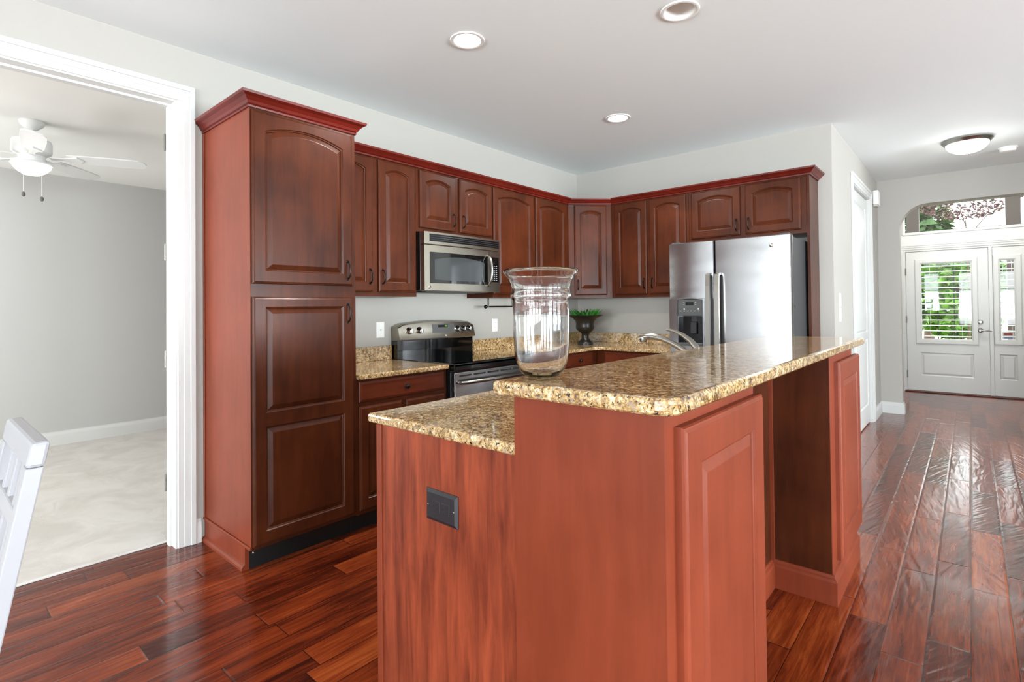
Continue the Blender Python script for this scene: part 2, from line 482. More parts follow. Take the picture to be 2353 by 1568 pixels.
# room behind the camera
def wall_with_windows(name, along, plane, a0, a1, wins, th, frame=True):
    mb = MB(); z0, z1 = .4, 2.5; cur = a0
    def bx(p, q, za, zb):
        if along == 'x': mb.box(p, q, plane-th, plane, za, zb)
        else: mb.box(plane, plane+th, p, q, za, zb)
    for c, w in wins:
        bx(cur, c-w/2, 0, CEIL+.1); bx(c-w/2, c+w/2, 0, z0); bx(c-w/2, c+w/2, z1, CEIL+.1); cur = c+w/2
    bx(cur, a1, 0, CEIL+.1)
    struct(name, mb, M_WALL)
wall_with_windows('wall_back', 'x', BACK_Y, -.1, RIGHT_X, BACK_WIN, .15)
wall_with_windows('wall_right', 'y', RIGHT_X, BACK_Y, YD+.11, RIGHT_WIN, .15)
k = 0
for c, w in BACK_WIN:
    k += 1; mb = MB(); y = BACK_Y
    for x in (c-w/2, c-w/6, c+w/6, c+w/2): mb.box(x-.022, x+.022, y, y+.04, .4, 2.5)
    for z in (.42, 1.1, 1.8, 2.48): mb.box(c-w/2, c+w/2, y, y+.04, z-.02, z+.02)
    struct('window_%d' % k, mb, M_TRIM)
for c, w in RIGHT_WIN:
    k += 1; mb = MB(); x = RIGHT_X
    for y in (c-w/2, c, c+w/2): mb.box(x-.04, x, y-.022, y+.022, .4, 2.5)
    for z in (.42, 1.45, 2.48): mb.box(x-.04, x, c-w/2, c+w/2, z-.02, z+.02)
    struct('window_%d' % k, mb, M_TRIM)
# bedroom shell
mb = MB(); mb.box(-3.52, -3.40, -7.1, -2.0, 0, 2.7); struct('wall_bedroom', mb, M_WALLB)
mb = MB(); mb.box(-3.4, -T_, -2.2, -2.08, 0, 2.7); struct('wall_bedroom_side', mb, M_WALLB)
mb = MB(); mb.box(-3.4, -T_, -7.1, -6.98, 0, 2.7); struct('wall_bedroom_window', mb, M_WALLB)

# baseboards
BASE = [(0, 0), (.016, 0), (.016, .095), (.012, .112), (.006, .122), (.006, .130), (0, .132)]
def baseboard(name, path, prof=BASE, mat=None):
    mb = MB(); mb.sweep(path, prof); return struct(name, mb, mat or M_TRIM)
baseboard('baseboard_bedroom', [(-3.40, -6.98), (-3.40, -2.2)], [(o, z+.006) for o, z in BASE])
baseboard('baseboard_left', [(0, -3.822), (0, -3.795)])
baseboard('baseboard_hall', [(XH, .03), (XH, HY0-.095)])
baseboard('baseboard_arch', [(XH, HY1+.095), (XH, YD), (AX0, YD), (AX0, YD+.11)])
# casings
def casing_x(mb, x, y0, y1, z1, w=.088, sgn=1, th=.02):
    """casing round an opening in a wall facing +X; opening y0..y1, height z1"""
    def leg(a, b, za, zb):
        mb.box(x, x+sgn*th, a, b, za, zb, .004, 1)
    steps = [(0, .034, .011), (.030, .062, .015), (.060, w, .021)]
    for a, b, t in steps:
        mb.box(x, x+t, y1+a+.006, y1+b+.006, 0, z1+.006+a, .003, 1)
        mb.box(x, x+t, y0-b-.006, y0-a-.006, 0, z1+.006+a, .003, 1)
        mb.box(x, x+t, y0-b-.006, y1+b+.006, z1+.006+a, z1+.006+b, .003, 1)
mb = MB(); casing_x(mb, 0, OY0+.015, OY1-.015, OZ-.015)
# jamb
mb.box(-T_-.002, .002, OY1-.018, OY1, 0, OZ); mb.box(-T_-.002, .002, OY0, OY0+.018, 0, OZ); mb.box(-T_-.002, .002, OY0+.018, OY1-.018, OZ-.018, OZ)
mb.box(-T_+.03, -T_+.075, OY1-.030, OY1-.018, 0, OZ-.018); mb.box(-T_+.031, -T_+.074, OY0+.018, OY1-.030, OZ-.030, OZ-.018)
tr1 = struct('trim_1', mb, M_TRIM)
for z in (.33, 1.02, 1.62, 2.24):
    h = MB(); h.box(-T_-.012, -T_+.028, OY1-.022, OY1-.0175, z-.045, z+.045); h.lathe([(.006, z-.047), (.006, z+.047)], (-T_-.008, OY1-.024, 0), 10)
    obj('hinge', h, M_NICKEL, tr1)
# hall closet door
mb = MB(); casing_x(mb, XH, HY0+.015, HY1-.015, HZ-.015)
mb.box(XH-.12, XH+.002, HY0, HY0+.018, 0, HZ); mb.box(XH-.12, XH+.002, HY1-.018, HY1, 0, HZ); mb.box(XH-.12, XH+.002, HY0+.018, HY1-.018, HZ-.018, HZ)
struct('trim_2', mb, M_TRIM)
d2 = panel_door(HY0+.021, HY1-.021, .01, HZ-.022, FX(XH-.055), 0, .11, .11, .2, (.95,), .035)
d2 = struct('door_2', d2, M_TRIM)
for z in (.33, 1.02, 1.62, 2.24):
    h = MB(); h.lathe([(.007, z-.045), (.007, z+.045)], (XH-.016, HY0+.021, 0), 10); obj('hinge', h, M_NICKEL, d2)
# threshold
mb = MB(); mb.box(DX0-.03, SX1+.02, YF-.06, YF+.10, .0, .018, .006); struct('trim_3', mb, plain('mahogany_threshold', (86, 36, 18), .4))
mb = MB(); mb.box(-.150, -.128, OY0, OY1, 0, .012, .004); struct('trim_4', mb, M_CARPET)

# front door unit: frame, slab, sidelight, transom
mb = MB()
for a, b in ((DX0-.03, DX0-.004), (DX1+.004, SX0-.004), (SX1+.004, SX1+.03)): mb.box(a, b, YF-.004, YF+.14, 0, DZ+.004)
mb.box(DX0-.03, SX1+.03, YF-.004, YF+.14, DZ+.004, DZ+.03)
for a, b in ((DX0-.02, DX0+.015), (DX1-.015, SX0+.015), (SX1-.015, SX1+.02)): mb.box(a, b, YF+.056, YF+.09, 0, DZ-.015)
mb.box(DX0-.02, SX1+.02, YF+.055, YF+.09, DZ-.015, DZ+.0035)
# casing
for a, b, t in ((0, .03, .012), (.028, .055, .017), (.053, .075, .022)):
    mb.box(DX0-.03-b, DX0-.03-a, YF-t, YF, 0, DZ+.03+a, .002, 1); mb.box(SX1+.03+a, SX1+.03+b, YF-t, YF, 0, DZ+.03+a, .002, 1)
    mb.box(DX0-.03-b, SX1+.03+b, YF-t, YF, DZ+.03+a, DZ+.03+b, .002, 1)
mb.box(DX0-.06, SX1+.06, YF-.003, YF, DZ+.10, TZ0-.03)
struct('trim_5', mb, M_TRIM)
def door_leaf(x0, x1, gx0, gx1, gz0, gz1, z0, z1, y):
    """door slab with a glazed opening and a raised panel below"""
    mb = MB(); T = FY(y+.045)
    e = [(gx0, gz0), (gx1, gz0), (gx1, gz1), (gx0, gz1)]
    o = [(x0, z0+.0), (x1, z0), (x1, z1), (x0, z1)]
    mid = [(x0, gz0-.10), (x1, gz0-.10)]
    o2 = [mid[0], mid[1], (x1, z1), (x0, z1)]
    f = lambda L, w: [(a, b, w) for a, b in L]
    mb.loops([f(e, 0), f(o2, 0), f(o2, .045), f(e, .045), f(e, 0)], False, False, T=T)
    # glazing frame
    g = lambda d: [(gx0-d, gz0-d), (gx1+d, gz0-d), (gx1+d, gz1+d), (gx0-d, gz1+d)]
    mb.loops([f(g(.075), .044), f(g(.073), .056), f(g(.062), .060), f(g(.02), .060), f(g(.004), .054), f(g(0), .02)], False, False, T=T)
    # lower part with raised panel
    pz0, pz1 = z0+.22, gz0-.20
    px0, px1 = gx0-.02, gx1+.02
    lo = [(x0, z0), (x1, z0), (x1, gz0-.10), (x0, gz0-.10)]
    q = lambda d: [(px0+d, pz0+d), (px1-d, pz0+d), (px1-d, pz1-d), (px0+d, pz1-d)]
    mb.loops([f(lo, 0), f(lo, .045), f(q(0), .045), f(q(.010), .036), f(q(.016), .036), f(q(.04), .044)], True, True, T=T)
    return mb
GX0, GX1, GZ0, GZ1 = 2.722, 3.264, .772, 1.853
fd = struct('door_1', door_leaf(DX0, DX1, GX0, GX1, GZ0, GZ1, .02, DZ, YF+.005), M_TRIM)
def pane(x0, x1, z0, z1, y, par):
    p = MB(); p.box(x0, x1, y, y+.006, z0, z1); return obj('glass_pane', p, M_PANE, par)
pane(GX0, GX1, GZ0, GZ1, YF+.03, fd)
def muntins(x0, x1, z0, z1, nx, nz, y, par):
    m = MB()
    for i in range(1, nx+1): x = lerp(x0, x1, i/(nx+1)); m.box(x-.006, x+.006, y, y+.012, z0, z1)
    for i in range(1, nz+1): z = lerp(z0, z1, i/(nz+1)); m.box(x0, x1, y, y+.012, z-.006, z+.006)
    return obj('muntin', m, plain('dark_muntin', (40, 36, 36), .5) if 'dark_muntin' not in bpy.data.materials else bpy.data.materials['dark_muntin'], par)
muntins(GX0, GX1, GZ0, GZ1, 2, 2, YF+.038, fd)
def blind(x0, x1, z0, z1, y, n, par):
    m = MB()
    for i in range(n):
        z = lerp(z0, z1, (i+.5)/n)
        m.face([(x0+.004, y-.0, z-.003), (x1-.004, y, z-.003), (x1-.004, y+.022, z+.008), (x0+.004, y+.022, z+.008)])
        m.face([(x0+.004, y-.0, z-.006), (x1-.004, y, z-.006), (x1-.004, y, z-.003), (x0+.004, y, z-.003)])
        m.face([(x0+.004, y-.0, z-.006), (x1-.004, y, z-.006), (x1-.004, y+.022, z+.005), (x0+.004, y+.022, z+.005)])
    for t in (.18, .82):
        x = lerp(x0, x1, t); m.box(x-.0015, x+.0015, y+.009, y+.012, z0, z1)
    return obj('blind', m, M_WHITE, par)
blind(GX0, GX1, GZ0, GZ1, YF+.004, 14, fd)
for z in (.25, 1.05, 1.75):
    h = MB(); h.lathe([(.008, z-.05), (.008, z+.05)], (DX0-.002, YF-.006, 0), 10); obj('hinge', h, M_NICKEL, fd)
h = MB(); TY = lambda p: Vector((p[0], YF+.005-p[2]-.0, p[1]))
h.lathe([(.032, 0), (.032, .008), (.026, .016), (.018, .018)], n=24, T=lambda p: TY((3.352+p[0], 1.02+p[1], p[2]-.045+.045)))
h.box(3.349, 3.355, YF-.035, YF-.010, 1.004, 1.036)
obj('deadbolt', h, M_NICKEL, fd, True)
h = MB(); h.lathe([(.034, 0), (.034, .006), (.028, .014), (.012, .018), (.012, .05)], n=24, T=lambda p: TY((3.352+p[0], .905+p[1], p[2])))
h.tube([(3.352, YF-.045, .905), (3.39, YF-.047, .906), (3.43, YF-.044, .901), (3.47, YF-.04, .895)], [.011, .010, .008, .006], 10)
obj('lever_handle', h, M_NICKEL, fd, True)
sl = struct('window_7', door_leaf(SX0, SX1, 3.565, 3.700, .785, 1.855, .02, DZ, YF+.005), M_TRIM)
pane(3.565, 3.700, .785, 1.855, YF+.03, sl); muntins(3.565, 3.700, .785, 1.855, 0, 2, YF+.038, sl); blind(3.565, 3.700, .785, 1.855, YF+.004, 14, sl)
# small security sign stuck low in the sidelight
st = MB(); st.box(3.574, 3.692, YF+.036, YF+.0375, .792, .885); so = obj('security_sticker', st, M_WHITE, sl)
st = MB(); st.box(3.586, 3.680, YF+.0345, YF+.0358, .842, .872); obj('red_band', st, plain('red_ink', (190, 50, 50), .5), so)
st = MB(); st.box(3.590, 3.676, YF+.0345, YF+.0358, .800, .822); obj('blue_band', st, plain('blue_ink', (110, 140, 210), .5), so)
# transom
mb = MB()
for a, b, c, d in ((DX0-.03, TX0+.0, TZ0-.02, TZ1), (TX1, SX1+.03, TZ0-.02, TZ1)): mb.box(a, b, YF-.004, YF+.12, c, d)
mb.box(DX0-.03, SX1+.03, YF-.012, YF+.12, TZ0-.035, TZ0); mb.box(DX0-.03, SX1+.03, YF-.004, YF+.12, TZ1-.02, TZ1)
tw = struct('window_8', mb, M_TRIM)
pane(TX0, TX1, TZ0, TZ1-.02, YF+.06, tw)
mb = MB(); mb.box(TX0, TX1, YF+.05, YF+.07, TZ0, TZ0+.012); obj('bead', mb, bpy.data.materials['dark_muntin'], tw)

# ================================================================== OUTSIDE
mb = MB(); mb.box(-25, 35, YF+.14, 60, -.12, -.08); struct('lawn', mb, M_GRASS)
mb = MB(); mb.box(1.0, 5.2, YF+.14, 7.2, -.08, -.01); struct('porch_floor', mb, M_CONC)
mb = MB(); mb.box(3.5, 6.5, 7.2, 22, -.08, -.05); mb.box(-14, 18, 15, 20, -.078, -.048); struct('driveway', mb, M_CONC)
def post(x, y, label):
    t = thing('porch_post', label, 'post', (x, y, -.01))
    m = MB(); m.box(x-.09, x+.09, y-.09, y+.09, .3, 3.019, .006, 1); obj('shaft', m, M_POST, t)
    m = MB(); m.box(x-.13, x+.13, y-.13, y+.13, -.01, .3, .01, 1); obj('base', m, M_POST, t)
post(2.50, 7.0, 'brown square porch post seen through the left end of the transom window')
post(3.80, 7.0, 'brown square porch post seen through the sidelight and the right end of the transom')
mb = MB(); mb.box(1.0, 5.2, 6.88, 7.12, 3.02, 3.45); tag(obj('porch_beam', mb, M_POST, loc=(3, 7, 3.02)), 'dark brown porch beam across the top of the transom view', 'beam')
def tree(loc, h, r, mat, label, n=900, trunk=.12, crown0=.25, leaf=.16, seed=1):
    rnd = random.Random(seed); x, y, z = loc
    t = thing('tree', label, 'tree', loc, 'trees in the front garden')
    m = MB(); m.tube([(x, y, z), (x+.05, y, z+h*.35), (x, y+.05, z+h*.75)], [trunk, trunk*.75, trunk*.3], 9)
    for i in range(7):
        a = i*2.4; zz = z+h*(.3+.07*i)
        m.tube([(x, y, zz), (x+math.cos(a)*r*.4, y+math.sin(a)*r*.4, zz+h*.1), (x+math.cos(a)*r*.8, y+math.sin(a)*r*.8, zz+h*.16)], [trunk*.4, trunk*.25, trunk*.08], 6)
    obj('trunk', m, M_BARK, t)
    f = MB()
    for i in range(n):
        u = rnd.random(); a = rnd.random()*6.283
        zz = lerp(crown0, 1.0, u); rr = r*math.sqrt(max(.02, 1-(2*u-1)**2*.9))*(.35+.65*math.sqrt(rnd.random()))
        c = Vector((x+rr*math.cos(a), y+rr*math.sin(a), z+h*zz))
        d1 = Vector((rnd.uniform(-1, 1), rnd.uniform(-1, 1), rnd.uniform(-.6, .6))).normalized()
        d2 = d1.cross(Vector((rnd.uniform(-1, 1), rnd.uniform(-1, 1), rnd.uniform(-1, 1)))).normalized()
        s = leaf*rnd.uniform(.6, 1.3)
        f.face([c-d1*s, c+d2*s*.5, c+d1*s, c-d2*s*.5])
    obj('foliage', f, mat, t)
tree((1.75, 10.4, -.1), 2.75, .75, M_LEAFD, 'dark green bushy tree left of centre through the front door glass', 2200, .07, .05, .12, 3)
tree((3.0, 15.5, -.1), 3.0, 1.2, M_LEAF, 'bright green leafy tree seen through the middle of the front door glass', 2400, .10, .12, .15, 4)
tree((5.4, 14.0, -.1), 3.0, 1.1, M_LEAF, 'bright green tree seen through the sidelight', 1000, .10, .1, .15, 5)
tree((2.13, 19.0, -.1), 5.6, .75, M_LEAFD, 'tall dark green tree rising behind the left end of the transom', 1500, .16, .1, .2, 6)
tree((3.2, 10.6, -.1), 4.3, .95, M_PLUM, 'purple leaved tree whose branches hang across the top of the transom', 1700, .03, .76, .045, 8)
def bush(loc, r, mat, label, seed):
    rnd = random.Random(seed); f = MB(); x, y, z = loc
    for i in range(420):
        v = Vector((rnd.gauss(0, 1), rnd.gauss(0, 1), abs(rnd.gauss(0, 1)))).normalized()*r*rnd.uniform(.6, 1)
        c = Vector(loc)+v
        d1 = Vector((rnd.uniform(-1, 1), rnd.uniform(-1, 1), rnd.uniform(-1, 1))).normalized(); d2 = d1.cross(v.normalized()+Vector((.01, .02, .3))).normalized()
        s = .09*rnd.uniform(.6, 1.3); f.face([c-d1*s, c+d2*s*.5, c+d1*s, c-d2*s*.5])
    tag(obj('bush', f, mat, loc=loc), label, 'bush', 'bushes in the front garden')
bush((3.55, 8.9, -.05), .5, M_LEAF, 'low bright green bush at the lower right of the front door glass', 11)
bush((2.3, 8.6, -.05), .55, M_LEAFD, 'low dark bush at the lower left of the front door glass', 12)

# ================================================================== CABINETS
def wall_cabinet(label, Tf, u0, u1, z0, z1, depth, doors, body_poly=None, arch=.032):
    """doors: list of (u0,u1,handle_u)"""
    base = Tf(Vector(((u0+u1)/2, z0, -depth)))
    t = thing('wall_cabinet', label, 'cabinet', base, 'cherry wall cabinets')
    m = MB()
    if body_poly: m.prism(body_poly, z0, z1)
    else: m.box(u0, u1, z0, z1, -depth+.001, 0, T=lambda p: Tf(Vector((p[0], p[1], p[2]))))
    obj('body', m, M_WOOD, t)
    for a, b, hu in doors:
        top = z1-.022; bot = z0+.03
        d = obj('door', panel_door(a, b, bot, top, Tf, min(arch, (b-a)*.085), .054, .052, .06), M_WOOD, t)
        hz = bot+.10 if z1-z0 > .6 else bot+.085
        obj('handle', pull(hu, hz, Tf, .02, .09), M_BRONZE, d, True)
    return t
ZU, ZT = 1.372, 2.305
TS = FX(.305)
wall_cabinet('tall cherry wall cabinet with two arched doors between pantry and microwave', TS, -3.185, -2.500, ZU, ZT, .305,
             [(-3.165, -2.868, -2.895), (-2.826, -2.516, -2.796)])
wall_cabinet('short cherry wall cabinet with two arched doors right above the microwave', TS, -2.498, -1.708, 1.838, ZT, .305,
             [(-2.476, -2.126, -2.155), (-2.084, -1.722, -2.052)])
wall_cabinet('tall cherry wall cabinet right of the microwave, half hidden by the glass vase', TS, -1.706, -.612, ZU, ZT, .305,
             [(-1.704, -1.176, -1.205), (-1.142, -.660, -1.112)])
wall_cabinet('diagonal corner cherry wall cabinet with one narrow arched door', FD(.305, -.61), .0, .4313, ZU, ZT, .0,
             [(.058, .378, .088)], [(0.001, -.001), (.001, -.609), (.305, -.609), (.609, -.305), (.609, -.001)])
TR = FY(-.305)
wall_cabinet('tall cherry wall cabinet with two arched doors between corner and fridge', TR, .612, 1.388, ZU, ZT, .305,
             [(.648, .988, .960), (1.012, 1.366, 1.040)])
wall_cabinet('wide short cherry wall cabinet directly above the stainless fridge', TR, 1.390, 2.318, 1.843, ZT, .305,
             [(1.412, 1.828, 1.800), (1.868, 2.280, 1.896)])
mb = MB(); mb.box(2.320, 2.340, -.307, -.001, 0.0, ZT)
tag(obj('cabinet_end_panel', mb, M_WOOD, loc=(2.33, -.15, 0)), 'tall narrow cherry side panel standing right of the fridge', 'panel')
# crown mouldings
CR = [(0, 0), (.006, 0), (.008, .010), (.016, .014), (.026, .026), (.040, .038), (.046, .042), (.048, .054), (.0, .054)]
mb = MB(); mb.sweep([(.310, -3.188), (.310, -.612), (.612, -.310), (2.342, -.310), (2.342, -.001)], [(o, z+2.292) for o, z in CR])
tag(obj('crown_moulding', mb, M_CROWN, loc=(.31, -.6, 2.29)), 'dark red crown moulding running along the tops of the wall cabinets', 'moulding')

# pantry
PX, PY0, PY1 = .610, -3.775, -3.190
pan = thing('pantry_cabinet', 'tall cherry pantry cabinet beside the white bedroom doorway', 'cabinet', (.3, -3.48, 0))
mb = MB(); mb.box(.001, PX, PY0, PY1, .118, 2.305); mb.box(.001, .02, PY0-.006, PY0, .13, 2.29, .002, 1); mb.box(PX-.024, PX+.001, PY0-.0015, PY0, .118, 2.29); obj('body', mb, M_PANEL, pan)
mb = MB(); mb.box(PX-.001, PX+.0015, PY0+.001, PY1, .118, 2.305); obj('face_frame', mb, M_WOOD, pan)
mb = MB(); mb.box(.001, .535, PY0, PY0+.02, 0, .118); mb.box(.001, PX, PY0-.009, PY0, .118, .134, .004); mb.sweep([(.001, PY0), (.535, PY0)], [(0, 0), (.016, 0), (.015, .012), (.009, .022), (0, .028)]); obj('base_moulding', mb, M_PANEL, pan)
mb = MB(); mb.box(.02, .537, PY0+.02, PY1, 0, .118); tk = obj('toe_kick', mb, M_DARK, pan)
mb = MB(); mb.lathe([(.006, 0), (.006, .002), (.001, .004)], n=10, T=lambda p: Vector((.537+p[2], -3.735+p[0], .075+p[1]))); obj('screw', mb, M_CHROME, tk)
TP = FX(PX)
d = obj('door', panel_door(-3.771, -3.213, 1.420, 2.278, TP, .042, .062, .052, .064), M_WOOD, pan)
obj('handle', pull(-3.250, 1.508, TP, .02, .10), M_BRONZE, d, True)
d = obj('door', panel_door(-3.771, -3.213, .134, 1.356, TP, 0, .062, .050, .064, (.746,)), M_WOOD, pan)
obj('handle', pull(-3.250, 1.268, TP, .02, .10), M_BRONZE, d, True)
CP = [(0, 0), (.008, 0), (.010, .008), (.007, .012), (.014, .016), (.020, .028), (.034, .044), (.044, .050), (.050, .054), (.053, .066), (0, .066)]
mb = MB(); mb.sweep([(.002, PY0), (PX, PY0), (PX, PY1), (.365, PY1)], [(o, z+2.290) for o, z in CP]); mb.box(.002, PX, PY0, PY1, 2.30, 2.31); obj('crown', mb, M_CROWN, pan)

# base cabinets
def base_cabinet(label, Tf, u0, u1, depth, fronts):
    base = Tf(Vector(((u0+u1)/2, 0, -depth/2)))
    t = thing('base_cabinet', label, 'cabinet', base, 'cherry base cabinets')
    m = MB(); m.box(u0, u1, .11, .884, -depth, 0, T=lambda p: Tf(p)); obj('body', m, M_WOOD, t)
    m = MB(); m.box(u0, u1, 0, .11, -depth, -.07, T=lambda p: Tf(p)); obj('toe_kick', m, M_DARK, t)
    for kind, a, b, z0, z1, hu in fronts:
        if kind == 'drawer':
            d = obj('drawer', slab_front(a, b, z0, z1, Tf), M_WOODY, t); obj('knob', knob((a+b)/2, (z0+z1)/2, Tf), M_BRONZE, d, True)
        else:
            d = obj('door', panel_door(a, b, z0, z1, Tf, 0, .054, .055, .06), M_WOOD, t); obj('knob', knob(hu, z1-.06, Tf), M_BRONZE, d, True)
    return t
TB = FX(.610)
base_cabinet('cherry base cabinet with one wide drawer, between pantry and range', TB, -3.188, -2.500, .608,
             [('drawer', -3.176, -2.526, .752, .872, 0), ('door', -3.176, -2.878, .136, .728, -2.90), ('door', -2.842, -2.528, .136, .728, -2.82)])
base_cabinet('cherry base cabinet right of the range, behind the glass vase', TB, -1.712, -.612, .608,
             [('drawer', -1.690, -1.20, .752, .872, 0), ('drawer', -1.16, -.70, .752, .872, 0), ('door', -1.690, -1.20, .136, .728, -1.23), ('door', -1.16, -.70, .136, .728, -1.13)])
TBR = FY(-.610)
base_cabinet('cherry base cabinet left of the fridge, mostly behind the island', TBR, .612, 1.384, .608,
             [('drawer', .70, 1.365, .752, .872, 0), ('door', .70, 1.02, .136, .728, .98), ('door', 1.045, 1.365, .136, .728, 1.08)])
# counters
def slab(poly, z0, z1, r=.008):
    b = bmesh.new(); vs = [b.verts.new((x, y, z0)) for x, y in poly]; f = b.faces.new(vs)
    g = bmesh.ops.extrude_face_region(b, geom=[f]); bmesh.ops.translate(b, verts=[v for v in g['geom'] if isinstance(v, bmesh.types.BMVert)], vec=(0, 0, z1-z0))
    bmesh.ops.recalc_face_normals(b, faces=b.faces[:])
    if r: bmesh.ops.bevel(b, geom=[e for e in b.edges if abs(e.verts[0].co.z-e.verts[1].co.z) < 1e-6], offset=r, segments=3, profile=.6, affect='EDGES')
    m = MB(); m.merge(b); return m
ct = thing('countertop', 'short granite countertop between pantry and black range', 'countertop', (.32, -2.85, .884), 'granite countertops')
obj('slab', slab([(.002, -3.188), (.645, -3.188), (.645, -2.505), (.002, -2.505)], .8845, .914), M_GRANITE, ct)
mb = MB(); mb.box(.002, .022, -3.188, -2.505, .914, 1.018, .002, 1); obj('backsplash', mb, M_GRANITE, ct)
ct = thing('countertop', 'L shaped granite countertop turning the far corner, holding the dark urn', 'countertop', (.32, -.9, .884), 'granite countertops')
obj('slab', slab([(.002, -1.708), (.645, -1.708), (.645, -.70), (.70, -.645), (1.386, -.645), (1.386, -.002), (.002, -.002)], .8845, .914), M_GRANITE, ct)
mb = MB(); mb.box(.002, .022, -1.708, -.002, .914, 1.012, .002, 1); mb.box(.022, 1.386, -.022, -.002, .914, 1.012, .002, 1); obj('backsplash', mb, M_GRANITE, ct)

# ================================================================== ISLAND
LX, LX0, LXR = 2.795, 2.400, 2.550
NY0, NY1, FY0, FY1 = -3.885, -3.312, -2.255, -1.690
BZ = 1.108; BT = .036
isl = thing('kitchen_island', 'cherry kitchen island with raised bar side and open knee space', 'island', (2.4, -2.8, 0))
mb = MB(); mb.box(1.79, 2.40, -3.842, -1.72, .10, .914); mb.box(1.86, 2.40, -3.842, -1.72, 0, .10); obj('body', mb, M_WOOD, isl)
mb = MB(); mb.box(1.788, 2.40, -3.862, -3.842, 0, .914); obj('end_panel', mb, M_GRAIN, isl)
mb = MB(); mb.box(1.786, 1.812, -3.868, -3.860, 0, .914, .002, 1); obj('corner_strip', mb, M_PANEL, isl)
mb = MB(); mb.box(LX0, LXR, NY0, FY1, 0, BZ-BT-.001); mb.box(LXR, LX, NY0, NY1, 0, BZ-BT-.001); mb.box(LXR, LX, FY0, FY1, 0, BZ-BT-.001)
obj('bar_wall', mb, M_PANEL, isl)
mb = MB(); mb.box(LXR, LXR+.004, NY1, FY0, .02, BZ-BT-.002); mb.box(LXR, LX-.001, FY0-.004, FY0, .02, BZ-BT-.002); mb.box(LXR, LX-.001, NY1, NY1+.004, .02, BZ-BT-.002); kn = obj('knee_shade_panel', mb, M_WOOD, isl)  # thin sheets in the dark door wood stand in for shade inside the recess
mb = MB(); mb.box(LXR+.004, LXR+.018, FY0-.018, FY0-.004, .12, BZ-BT-.002); obj('corner_batten', mb, M_PANEL, kn)
TL = FX(LX)
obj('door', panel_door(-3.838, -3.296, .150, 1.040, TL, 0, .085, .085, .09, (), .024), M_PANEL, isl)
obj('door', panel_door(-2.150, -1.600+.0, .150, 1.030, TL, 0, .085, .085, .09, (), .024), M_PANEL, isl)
IB = [(0, 0), (.020, 0), (.020, .098), (.016, .108), (.010, .114), (.008, .124), (0, .128)]
mb = MB(); mb.sweep([(LX0+.01, NY0), (LX, NY0), (LX, NY1), (LXR, NY1), (LXR, FY0), (LX, FY0), (LX, FY1), (LX0+.01, FY1)], IB); obj('base_moulding', mb, M_PANEL, isl)
tag(obj('bar_top', slab([(2.357, -3.915), (2.79, -3.915), (2.815, -3.900), (2.828, -3.872), (2.828, -1.500), (2.357, -1.500)], BZ-BT, BZ, .012), M_GRANITE, loc=(2.6, -2.7, BZ-BT)),
    'raised granite bar top on the island, with the glass vase on it', 'countertop')
ic = obj('countertop', slab([(1.752, -3.874), (2.399, -3.874), (2.399, -1.690), (1.752, -1.690)], .9145, .946, .010), M_GRANITE, loc=(2.1, -2.8, .9145))
tag(ic, 'lower granite countertop on the stove side of the island, below the bar', 'countertop', 'granite countertops')

# black outlet on the island end
ou = thing('electrical_outlet', 'black double electrical outlet on the end of the island', 'outlet', (2.105, -3.8625, .72))
TO = FY(-3.8625)
ox0, ox1, oz0, oz1 = 2.035, 2.170, .668, .760
m = MB(); m.loops([rloop(ox0, ox1, oz0, oz1, 0, n=2), rloop(ox0, ox1, oz0, oz1, .002, n=2), rloop(ox0+.010, ox1-.010, oz0+.010, oz1-.010, .007, n=2)], T=TO); obj('cover_plate', m, M_BLKPLASTIC, ou)
oc = (ox0+ox1)/2; oz = (oz0+oz1)/2
for du in (-.020, .020):
    m = MB(); m.box(oc+du-.017, oc+du+.017, oz-.016, oz+.016, .004, .0085, .0015, 1, T=lambda p: TO(p)); so = obj('socket', m, M_BLKPLASTIC, ou)
    m = MB()
    m.box(oc+du+.002, oc+du+.010, oz+.005, oz+.008, .0080, .0088, T=lambda p: TO(p)); m.box(oc+du+.002, oc+du+.010, oz-.008, oz-.005, .0080, .0088, T=lambda p: TO(p))
    m.lathe([(.0035, .0080), (.0035, .0088)], n=10, T=lambda p, du=du: TO(Vector((oc+du-.008+p[0], oz+p[1], p[2])))); obj('slot', m, M_DARK, so)
for du in (-.055, .055):
    m = MB(); m.lathe([(.0035, .006), (.0035, .0078), (.001, .0085)], n=10, T=lambda p, du=du: TO(Vector((oc+du+p[0], oz+p[1], p[2])))); obj('screw', m, M_NICKEL, ou)

# vase
VX, VY = 2.408, -3.782
vz = BZ+.001
out = [(.002, 0), (.048, 0), (.062, .004), (.078, .018), (.088, .036), (.094, .062), (.097, .10), (.099, .16), (.100, .208), (.103, .213), (.106, .219), (.106, .225), (.102, .232), (.101, .242), (.104, .254), (.112, .268), (.122, .278), (.128, .283), (.131, .286), (.132, .290), (.129, .294)]
inn = [(.124, .291), (.117, .281), (.108, .268), (.0995, .254), (.0965, .242), (.0965, .225), (.0955, .208), (.0945, .16), (.0925, .10), (.0895, .062), (.083, .038), (.072, .022), (.058, .012), (.040, .009), (.002, .009)]
mb = MB(); mb.lathe([(r*.755, vz+z*.955) for r, z in out+inn], (VX, VY, 0), 64)
tag(obj('glass_vase', mb, M_GLASS, smooth=True, loc=(VX, VY, vz)), 'large clear glass hurricane vase with flared rim on the bar', 'vase')

